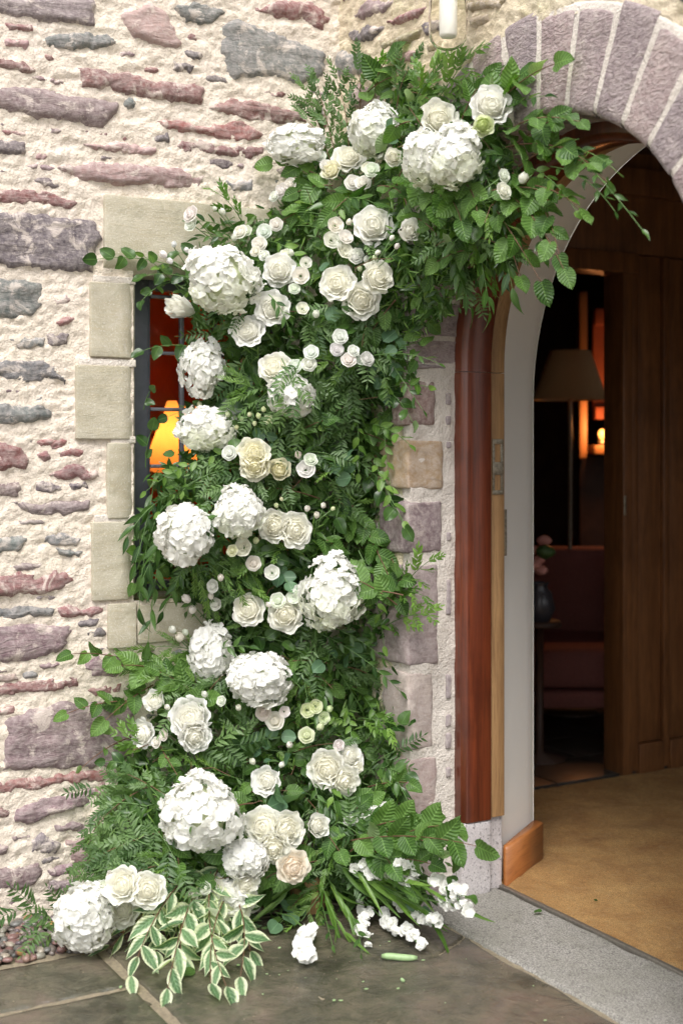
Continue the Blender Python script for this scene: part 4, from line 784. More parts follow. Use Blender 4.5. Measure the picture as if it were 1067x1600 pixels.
def cluster(items, label, cat, kind='spray', col=WHITE, jv=None):
    """items: (u,v,r[,kind]); one stem carries them"""
    cu = sum(i[0] for i in items) / len(items); cv = sum(i[1] for i in items) / len(items); t0 = surf_t(cu, cv); base = at(cu + (480 - cu) * .25, cv + 45, t0 + .10)
    if base.z < .02: base.z = .02
    root = thing('flower_spray', label, cat, base, 'sprays of small white blooms in the arrangement')
    for it in items:
        u, v, r = it[:3]; kd = it[3] if len(it) > 3 else kind; Rm = r / FPX * 4.3; t = surf_t(u, v, rad=Rm) - Rm * .6 - .035; P = at(u, v, t)
        if P.z < Rm * .9: P.z = Rm * .9
        f = facing(u, v); 
        if kd == 'bud': f = (f * .5 + RGT * ((u - cu) / 60 + random.uniform(-.4, .4)) + UP * .5).normalized()
        put('bloom', BLM[kd][random.randrange(3)], root, M4(frame_from(f, spin=random.uniform(0, 6)), P - base, Rm / .85 * random.uniform(.95, 1.05)), tuple(x * random.uniform(.95, 1.02) for x in col))
        Q = P - f * Rm * .5 - base; mid = Q * .55 - f * .02; V, ff = tube([Q, mid, Vector((0, 0, 0))], .0016, 5); put('stem', mesh('stem', V, ff, M['stem']), root, Matrix.Identity(4))
    return root
HY = [(462,226,50,33,'flattened white hydrangea head at the upper left against bare stone',-.3,.5), (585,204,38,41,'white hydrangea head between the evergreen twigs at the top',0,.4), (667,247,33,40,'left one of two touching creamy hydrangea heads under the upright rose',-.2,.1), (712,243,39,42,'right one of two touching creamy hydrangea heads beside the arch stones',.3,.2),
 (347,437,57,56,'very large white hydrangea head with greenish lower edge beside the window top',-.2,.1), (317,575,34,46,'tall white hydrangea head half over the orange window panes',-.5,.1), (324,672,46,38,'greenish white hydrangea head at the glowing lamp window',-.4,.1), (452,618,34,36,'small silvery hydrangea head veiled by feathery leaflets in the middle',0,.2),
 (290,835,44,47,'white hydrangea head low at the window corner beside the tiny amber glint',-.5,.2), (372,802,36,40,'creamy green hydrangea head beside the twin cream roses',-.1,.3), (521,926,52,56,'large creamy hydrangea head at the right edge of the column with leaves over it',.3,.2), (330,1022,37,48,'white hydrangea head right of the window sill end',-.3,.3),
 (405,1060,51,42,'large bright white hydrangea head just above the middle buds',0,.2), (310,1272,59,59,'largest bright white hydrangea head low on the left',-.2,.3), (134,1434,44,46,'pure white hydrangea head lying on the pebbles at far lower left',-.5,.4), (383,1342,34,30,'white hydrangea head behind the dark beech leaves near the ground',0,.4), (357,1402,42,38,'creamy hydrangea head above the variegated leaves near the ground',0,.3), (158,1398,24,20,'small white hydrangea tuft behind the three low left roses',-.4,.6)]
for (u, v, rx, ry, lb, fx, fy) in HY: hydrangea(u, v, rx, ry, lb, fx, fy, n=int(64 + 100 * min(1, rx / 52)), fs=.22 * (50 / max(28, max(rx, ry))) ** .55, dt=.0, col2=GREENISH if lb.find('green') >= 0 or lb.find('cream') >= 0 else IVORY)
RO = [(687,184,27,'tall creamy rose standing upright on the two touching hydrangea heads',.2,.1), (767,162,28,'topmost white rose against the arch stones',.0,.15), (583,350,29,'fully open white rose at the upper middle',0,.15), (641,360,19,'small white rose facing the doorway right of the fully open rose',.4,.1),
 (526,442,26,'left one of three clustered cream roses in the upper middle',-.3,.1), (564,469,26,'lowest one of three clustered cream roses in the upper middle',.1,-.1), (592,432,25,'right one of three clustered cream roses in the upper middle',.5,.2), (436,421,25,'ruffled white rose right of the very large hydrangea head',0,.1),
 (426,482,25,'white rose half hidden behind a leaf below the ruffled rose',0,0), (386,516,24,'neat white rose below the very large hydrangea head',-.1,.2), (277,479,19,'closed white rose hanging over the top left window panes',-.7,.2), (545,244,23,'ivory rose in the group under the top hydrangea',-.2,.5),
 (516,264,18,'yellowish rose at the left of the ivory rose under the top hydrangea',-.6,.3), (755,196,18,'small greenish rose under the topmost white rose',.1,-.3), (397,706,23,'upper one of two stacked pale yellow roses beside the lamp window',0,.3), (398,729,21,'lower one of two stacked pale yellow roses beside the lamp window',0,-.2),
 (437,733,19,'half closed cream rose right of the stacked pale yellow roses',.2,.2), (428,822,24,'left one of the twin cream roses in the middle of the column',-.3,.1), (463,829,25,'right one of the twin cream roses in the middle of the column',.3,0), (386,952,24,'cream rose left of the large right hand hydrangea',-.3,.1),
 (445,961,25,'open cream rose directly left of the large creamy hydrangea',0,0), (241,1095,19,'white rose turned up at the left edge below the sill',-.4,.6), (296,1122,29,'large loose white rose in the lower left part',-.2,.4), (306,1152,22,'white rose tucked under the large loose rose',.3,-.1), (220,1147,22,'ragged white rose low on the left edge over purple stone',-.7,.1),
 (415,1220,21,'white rose seen from the side low in the middle',-.4,.2), (510,1203,27,'large cream rose with two companions low on the right',-.1,.1), (540,1222,22,'cream rose tucked beneath the large right hand one',.4,-.1), (549,1181,20,'white rose rising behind the large right hand one',.6,.5), (411,1291,29,'left one of the three low cream roses above the beech leaves',-.1,.3),
 (452,1296,25,'right one of the three low cream roses above the beech leaves',.5,.2), (427,1328,24,'lowest one of the three low cream roses above the beech leaves',.1,-.2), (190,1382,26,'upper left one of the three roses beside the hydrangea on the pebbles',-.2,.5), (231,1391,26,'right one of the three roses beside the hydrangea on the pebbles',.2,.3),
 (189,1421,25,'lower left one of the three roses beside the hydrangea on the pebbles',-.2,.1), (460,1356,24,'blush rose half under a dark leaf near the ground',.4,.1), (498,1290,19,'pale rose seen side on near the white stock',.5,.3), (270,1411,23,'blush rose behind the cream edged leaves',.1,.2), (428,572,24,'loose cream rose opening sideways in the middle of the column',-.3,.5), (225,1432,20,'white rose half hidden under variegated leaves on the left',.1,-.2), (385,1383,20,'creamy rose at the side of the hydrangea near the ground',.4,0),(615,245,15,'tiny cream rose between the top hydrangea heads',.1,.0)]
for (u, v, r, lb, fx, fy) in RO:
    inner, outer = CREAM, IVORY
    if 'blush' in lb: inner, outer = BLUSH, (.91, .84, .74)
    if 'white' in lb: inner, outer = (.93, .92, .85), WHITE
    if 'yellow' in lb: inner, outer = (.90, .87, .67), (.91, .89, .77)
    if 'greenish' in lb: inner, outer = (.76, .84, .46), (.84, .88, .66)
    nr = 4 if ('closed' in lb) else (5 if r < 20 else 6)
    rose(u, v, r, lb, fx, fy, inner, outer, nr, dt=-.05 if 'pebbles' in lb or 'near the ground' in lb else (-.07 if 'topmost' in lb else 0), flat=1.7 if 'closed' in lb and 'half' not in lb else 1.15)
CL = [([(300,640,7,'bud'),(312,632,7,'bud'),(322,645,6,'bud'),(308,655,6,'bud')],'greenish wax flower buds over the greenish window hydrangea'),([(344,655,7,'bud'),(356,648,7,'bud'),(350,668,6,'bud')],'greenish buds between the greenish hydrangea and the stacked roses'),([(500,243,9),(508,256,9)],'two little white blooms left of the ivory rose at the top'),([(612,372,7,'bud'),(620,385,7,'bud')],'two buds under the small rose near the doorway'),([(560,395,9),(572,405,8,'bud'),(590,395,7,'bud')],'white blooms just above the three clustered cream roses'),([(412,398,9),(398,392,8),(385,360,9,'open')],'ruffled little blooms on the shoulder of the very large hydrangea head'),([(455,395,8,'bud'),(478,410,9,'open'),(460,450,9)],'white blooms trailing right of the ruffled white rose'),([(420,655,8),(412,640,7,'bud'),(404,650,7,'bud')],'small greenish blooms left of the silvery hydrangea head'),([(400,845,8,'bud'),(362,860,9)],'small blooms below the creamy green hydrangea head'),([(480,795,8,'bud'),(495,805,8,'bud'),(505,790,7,'bud')],'white buds right of the twin cream roses'),([(320,1085,8,'bud'),(345,1095,8)],'little blooms between the sill hydrangea and the large loose rose'),([(268,1118,9),(262,1105,7,'bud')],'small white bloom between the two left edge roses'),([(395,1190,8,'bud'),(440,1195,8,'bud')],'pair of spaced buds above the side facing low rose'),([(530,1165,9),(560,1200,9)],'small white blooms at the rim of the low right rose trio'),([(205,1365,9),(172,1370,9),(160,1385,9)],'white tufts behind the three low left roses'),([(300,1400,9),(320,1388,9)],'white blooms peeping through the variegated branch'),([(340,1385,10,'open'),(395,1415,10)],'white blooms around the lowest hydrangea head'),
 ([(296,333,13),(297,349,12,'open')], 'white carnation pair pointing left over the sandstone lintel'), ([(348,331,9,'bud'),(336,326,6,'bud')], 'white bud on a thin stem above the lintel edge'), ([(256,398,10,'bud'),(272,382,8,'bud'),(266,408,8,'bud'),(292,391,7,'bud')], 'bunch of tiny white buds in front of the lintel'),
 ([(374,361,12),(366,372,8,'bud')], 'single ruffled bloom over the top left leaves'), ([(412,361,12),(431,350,11),(405,380,12)], 'three round white blooms above the very large hydrangea head'), ([(438,298,13),(452,287,11),(427,306,9)], 'white sprig of blooms below the flattened hydrangea head'), ([(541,369,12,'open'),(525,351,12,'open'),(519,374,13,'open'),(541,391,13,'open'),(545,347,8,'bud'),(556,400,11),(530,384,9,'bud')], 'cluster of dark centred lisianthus blooms left of the fully open rose'),
 ([(470,430,13,'open'),(473,481,10,'open'),(494,491,9,'bud'),(446,397,9)], 'scattered white lisianthus blooms between the large hydrangea and clustered roses'), ([(567,284,12),(580,264,12),(551,284,12),(573,260,9)], 'small spray roses below the top hydrangea head'), ([(789,274,9),(817,279,11,'bud'),(789,297,12)], 'three little spray roses hanging in the arch opening'),
 ([(461,571,10),(483,568,11),(486,549,11)], 'trio of tiny white roses above the silvery hydrangea head'), ([(527,545,11),(532,525,11),(545,561,11),(553,547,9),(575,560,11),(565,562,9,'open')], 'wide spray of tiny blooms right of the trio of tiny roses'), ([(466,711,9,'bud'),(478,732,15,'open'),(486,717,10)], 'lisianthus with one flat open bloom in the middle right'), ([(358,707,11)], 'lone white spray rose beside the stacked pale yellow roses'),
 ([(379,855,14,'open'),(396,880,11),(425,894,12,'open')], 'string of three white lisianthus below the twin cream roses'), ([(345,903,9,'bud'),(331,916,10),(330,932,8,'bud'),(336,944,10)], 'column of small white buds below the window corner hydrangea'), ([(292,936,12,'bud'),(301,953,10,'bud')], 'pair of white buds in front of the window sill'), ([(270,984,10,'bud'),(281,996,12,'bud'),(290,988,8,'bud')], 'lower pair of white buds in front of the sill end'),
 ([(434,938,11),(459,932,11,'open'),(420,945,7,'bud')], 'lisianthus blooms crowning the open cream rose'), ([(412,1114,12),(429,1126,14),(445,1112,9,'open')], 'two round white blooms under the large bright hydrangea head'), ([(452,1164,8,'bud')], 'single round white bud in the lower middle'), ([(373,1106,8,'bud')], 'white bud just below the large bright hydrangea head'),
 ([(481,1110,11,'open'),(494,1104,11,'open'),(507,1122,10,'open'),(515,1108,9,'bud'),(479,1148,12),(500,1136,10,'bud')], 'greenish white cluster of blooms on the lower right of the column'), ([(255,1148,10,'open'),(243,1160,8)], 'small white bloom beside the ragged rose on the left'), ([(236,1440,9)], 'tiny bloom between the variegated leaves'),
 ([(378,655,7,'bud'),(390,648,6,'bud'),(398,662,6,'bud'),(370,668,6,'bud')], 'greenish cream wax flower tips above the stacked roses'), ([(520,795,6,'bud'),(432,790,6,'bud'),(440,780,5,'bud')], 'green berry like buds near the twin cream roses'), ([(575,415,8,'bud'),(562,420,7,'bud'),(585,403,7,'bud')], 'greenish buds over the three clustered cream roses')]
for items, lb in CL: cluster(items, lb, 'flower', col=GREENISH if 'green' in lb else (WHITE if 'tiny' in lb else IVORY))
# ------------------------------------------------------------------ leaves
def leaf_grid(L, W, shape, nl, nw, serr=0, pleat=0, curl=.2, cup=.2, twist=0, seed=0):
    V, UV = [], []
    for i in range(nl + 1):
        v = i / nl
        if shape == 'ovate': w_ = math.sin(math.pi * min(1, v * .97 + .03) ** .72) ** .62
        elif shape == 'round': w_ = math.sin(math.pi * min(1, v * .96 + .04) ** .9) ** .5
        elif shape == 'strap': w_ = min(1, v * 8 + .3) * (1 - max(0, v - .55) / .45) ** .7
        else: w_ = math.sin(math.pi * min(1, v * .98 + .02) ** .78) ** 1.15
        if serr and i % 2 == 1: w_ *= 1 + serr
        for j in range(nw + 1):
            a = j / nw * 2 - 1; x = a * w_ * W / 2; y = v * L - (.10 * abs(a) * W if serr else 0); z = cup * W * .5 * a * a * w_ - curl * L * v * v + pleat * W * math.sin((v - .22 * abs(a)) * 6.283 * 7) * min(1, abs(a) * 3) * w_
            z += .05 * W * math.sin(v * 9 + seed) * a; c, s = math.cos(twist * v), math.sin(twist * v); V.append((x * c - z * s, y, x * s + z * c)); UV.append(((a + 1) / 2, v))
    return np.array(V), grid_faces(nl + 1, nw + 1)[:, ::-1].copy(), np.array(UV)
KIND = {'beech': dict(L=.085, W=.060, shape='ovate', nl=14, nw=6, serr=.07, pleat=.022, curl=.16, cup=.16, mat='lf_broad'), 'beech_small': dict(L=.062, W=.044, shape='ovate', nl=14, nw=6, serr=.07, pleat=.022, curl=.18, cup=.2, mat='lf_broad'),
 'ruscus': dict(L=.048, W=.017, shape='lance', nl=6, nw=2, curl=.12, cup=.4, mat='lf_glossy'), 'long': dict(L=.075, W=.022, shape='lance', nl=7, nw=2, curl=.3, cup=.3, mat='lf_glossy'), 'vine': dict(L=.040, W=.021, shape='ovate', nl=6, nw=2, curl=.2, cup=.3, mat='lf_straw'),
 'ivy': dict(L=.058, W=.046, shape='ovate', nl=7, nw=4, curl=.25, cup=.2, mat='lf_glossy'), 'var': dict(L=.108, W=.046, shape='lance', nl=10, nw=4, curl=.22, cup=.35, pleat=.015, mat='lf_var'), 'euc': dict(L=.048, W=.044, shape='round', nl=7, nw=4, curl=.1, cup=.25, mat='lf_blue'), 'strap': dict(L=.16, W=.014, shape='strap', nl=9, nw=2, curl=.25, cup=.5, mat='lf_straw')}
LM = {}
for k, d in KIND.items():
    d = dict(d); mt = d.pop('mat'); L_l = []
    for s in range(4):
        dd = dict(d); dd['curl'] *= (.4, 1, 1.6, -.5)[s]; V, f, uv = leaf_grid(seed=s * 2, twist=(0, .5, -.5, .3)[s], **dd); L_l.append(mesh('leaf', V, f, M[mt], uv=uv))
    LM[k] = L_l
def frond_mesh(nm, n, LL, LW, flen, mat, seed, ang=60, term=True):
    """one pinnate frond or a fine twig, leaves joined because they are only a few pixels each"""
    parts, uvs, r_ = [], [], random.Random(seed); T_, Tf, Tu = leaf_grid(LL, LW, 'lance', 3, 2, curl=.15, cup=.3)
    for i in range(n):
        y = flen * (.12 + .86 * i / max(1, n - 1)); zc = -.25 * flen * (y / flen) ** 2
        for sgn in (-1, 1) if i < n - 1 or not term else (0,):
            a = math.radians(ang * sgn + r_.uniform(-12, 12)) * -1; s = r_.uniform(.8, 1.1) * (.75 + .5 * math.sin(math.pi * min(1, .15 + i / n))); tl = r_.uniform(-.5, .3); V = T_ * s
            V = np.c_[V[:, 0], V[:, 1] * math.cos(tl) - V[:, 2] * math.sin(tl), V[:, 1] * math.sin(tl) + V[:, 2] * math.cos(tl)]
            c, sn = math.cos(a), math.sin(a); parts.append((np.c_[V[:, 0] * c - V[:, 1] * sn, V[:, 0] * sn + V[:, 1] * c + y, V[:, 2] + zc], Tf)); uvs.append(Tu)
    V, f = join(parts); tv, tf = tube([(0, flen * q, -.25 * flen * q * q - .0005) for q in np.linspace(0, 1, 6)], .0007, 4, False); f = np.r_[f, tf + len(V)]; uv = np.r_[np.concatenate(uvs), np.full((len(tv), 2), .25)]; V = np.r_[V, tv]
    return mesh(nm, V, f, M[mat], uv=uv)
FR = {'pist': [frond_mesh('frond', 8, .028, .0085, .10, 'lf_fine', s, 62) for s in range(3)], 'myrtle': [frond_mesh('frond', 9, .019, .0078, .085, 'lf_fine', s + 5, 42) for s in range(3)], 'fern': [frond_mesh('frond', 14, .016, .0032, .085, 'lf_straw', s + 9, 38) for s in range(3)], 'tips': [frond_mesh('frond', 7, .022, .009, .07, 'lf_straw', s + 12, 35) for s in range(3)]}
SPD = {'beech': ('beech_branch', 'branch', 'serrated bright green leaves'), 'beech_small': ('beech_branch', 'branch', 'small serrated leaves'), 'ruscus': ('ruscus_sprig', 'sprig', 'narrow glossy leaves'), 'long': ('willow_leaf_sprig', 'sprig', 'long dark drooping leaves'), 'vine': ('vine_tendril', 'vine', 'light green oval leaves'),
 'ivy': ('leafy_vine', 'vine', 'dark glossy oval leaves'), 'var': ('variegated_branch', 'branch', 'cream edged variegated leaves'), 'euc': ('eucalyptus_sprig', 'sprig', 'round grey green leaves'), 'strap': ('grass_tuft', 'foliage', 'long strap like leaves'),
 'pist': ('feathery_sprig', 'sprig', 'fine paired feathery leaflets'), 'myrtle': ('myrtle_twig', 'twig', 'tiny upright myrtle leaves'), 'fern': ('fern_sprig', 'fern', 'wispy needle like fronds'), 'tips': ('leafy_twig', 'twig', 'little pale green leaf tips')}
NAMES = {(462,226): 'flattened top left hydrangea', (585,204): 'top hydrangea', (690,245): 'touching hydrangea pair', (347,437): 'very large hydrangea by the window', (317,575): 'tall window hydrangea', (324,672): 'greenish hydrangea at the lamp', (452,618): 'silvery middle hydrangea', (290,835): 'window corner hydrangea', (372,802): 'creamy green hydrangea',
 (521,926): 'large right edge hydrangea', (330,1022): 'hydrangea right of the sill', (405,1060): 'large bright middle hydrangea', (310,1272): 'largest low left hydrangea', (134,1434): 'hydrangea on the pebbles', (357,1402): 'lowest middle hydrangea', (767,162): 'topmost white rose', (583,350): 'fully open white rose', (641,360): 'small rose by the doorway', (564,460): 'three clustered cream roses', (436,421): 'ruffled white rose',
 (386,516): 'neat white rose', (277,479): 'closed rose over the window', (398,718): 'stacked pale yellow roses', (445,826): 'twin cream roses', (386,952): 'left cream rose of the middle', (445,961): 'open cream rose of the middle', (241,1095): 'white rose below the sill', (300,1130): 'large loose white rose', (415,1220): 'side facing low rose', (515,1205): 'low right cream rose trio',
 (430,1300): 'three low cream roses', (205,1395): 'three roses by the pebbles', (545,555): 'wide spray of tiny blooms', (478,725): 'flat open lisianthus', (803,285): 'spray roses in the arch', (480,1120): 'greenish lower right blooms', (640,1400): 'white stock by the threshold', (640,700): 'tan quoin stone', (650,870): 'mauve quoin stones', (180,330): 'sandstone lintel', (235,690): 'glowing window panes', (110,1150): 'big purple stone', (850,400): 'cream plaster arch', (940,280): 'arch opening', (700,520): 'red door frame top', (640,1230): 'lowest quoin stone'}
used_labels = {}
def auto_label(kind, u0, v0, u1, v1):
    _, _, desc = SPD[kind]; cu, cv = u0 * .35 + u1 * .65, v0 * .35 + v1 * .65
    near = sorted(NAMES.items(), key=lambda kv: math.hypot(kv[0][0] - cu, kv[0][1] - cv))[:6]
    def rel_(p):
        dx, dy = cu - p[0], cv - p[1]
        return 'beside' if abs(dx) < 18 and abs(dy) < 18 else (('just above' if dy < 0 else 'just below') if abs(dy) > abs(dx) else ('left of' if dx < 0 else 'right of'))
    a = math.atan2(v1 - v0, u1 - u0); way = ['reaching right', 'hanging down', 'reaching left', 'pointing up'][int(((a + math.pi / 4) % (2 * math.pi)) // (math.pi / 2))]
    cand = [f"{desc} {way} {rel_(near[0][0])} the {near[0][1]}"] + [f"{desc} between the {near[0][1]} and the {near[q][1]}" for q in range(1, 6)] + [f"{desc} {way} toward the {near[q][1]}" for q in range(1, 6)]
    for c in cand:
        if len(c.split()) <= 16 and c not in used_labels: return c
    return cand[0]
def sprig(kind, u0, v0, u1, v1, n=8, size=1.0, dt=.0, dt0=.05, droop=0.0, label=None, lift=.0, side=None, cdist=None):
    """a stem from (u0,v0) to its tip (u1,v1), carrying leaves of one kind"""
    nmn, cat, _ = SPD[kind]; lb = label or auto_label(kind, u0, v0, u1, v1); wt0 = min(wall_t(u0, v0), 4.9); wt1 = min(wall_t(u1, v1), 4.9)
    ta = min(surf_t(u0, v0) + dt0 + dt, wt0 - .012); tb = min(surf_t(u1, v1) - .02 + dt, wt1 - .03 - lift)
    A, B = at(u0, v0, ta), at(u1, v1, tb)
    for P in (A, B): P.z = max(P.z, .016)
    used_labels.setdefault(lb, []); root = thing(nmn, lb, cat, A); used_labels[lb].append(root); D = B - A; Ln = D.length
    bow = (TOC * random.uniform(.02, .12) + UP * (.10 + droop) + RGT * random.uniform(-.10, .10)) * Ln
    def cpt(s): return D * s + bow * (4 * s * (1 - s)) * .6
    ns = 9; pts = [cpt(i / (ns - 1)) for i in range(ns)]
    for p in pts:
        if A.z + p.z < .008: p.z = .008 - A.z
    rad = np.linspace(.0019, .0009, ns) if kind not in ('beech', 'var', 'beech_small') else np.linspace(.0024, .0011, ns)
    put('stem', tmesh('stem', pts, rad, M['twig' if kind in ('beech', 'beech_small', 'var', 'myrtle') else 'stem'], 5), root, Matrix.Identity(4))
    Nn = (TOC + UP * .35).normalized()
    isfr = kind in FR
    for i in range(n):
        s = (i + .6) / n * .9 + .06; s = min(s, 1); P = cpt(s); T = (cpt(min(1, s + .04)) - cpt(max(0, s - .04))).normalized(); sg = 1 if i % 2 else -1
        if i == n - 1: sg = 0; P = cpt(1.0)
        sidev = Nn.cross(T).normalized() * sg; spread = {'beech': .95, 'beech_small': .95, 'ruscus': .75, 'long': .45, 'vine': 1.0, 'ivy': 1.1, 'var': .75, 'euc': 1.1, 'strap': .15, 'pist': .8, 'myrtle': .55, 'fern': .7, 'tips': .6}[kind]
        jt = .42 if kind == 'var' else .22
        d = (T + sidev * spread * random.uniform(.8, 1.2) + Vector((0, 0, -.25 if kind in ('long', 'var', 'strap') else -.12)) + Vector([random.uniform(-jt, jt) for _ in range(3)])).normalized()
        nn = (Nn + Vector([random.uniform(-.7, .7) for _ in range(3)]) + sidev * .2).normalized(); x = d.cross(nn).normalized(); nn = x.cross(d).normalized()
        Rm = Matrix((x, d, nn)).transposed(); sc = size * random.uniform(.8, 1.15) * (1 - .25 * s if kind in ('beech', 'var') else 1)
        W_ = A + P
        if W_.z < .03: Rm = Matrix.Rotation(0, 3, 'X') @ Rm; P = P + Vector((0, 0, .006))
        tipz = A.z + P.z + d.z * .08 * sc
        if tipz < .004: d.z = max(d.z, (.006 - A.z - P.z) / .08 / sc); d.normalize(); nn = (Vector((0, 0, 1)) + TOC * .2 + Vector([random.uniform(-.2, .2) for _ in range(3)])).normalized(); x = d.cross(nn).normalized(); nn = x.cross(d).normalized(); Rm = Matrix((x, d, nn)).transposed()
        me = FR[kind][random.randrange(3)] if isfr else LM[kind][random.randrange(4)]; put('frond' if isfr else 'leaf', me, root, M4(Rm, P, sc))
    return root
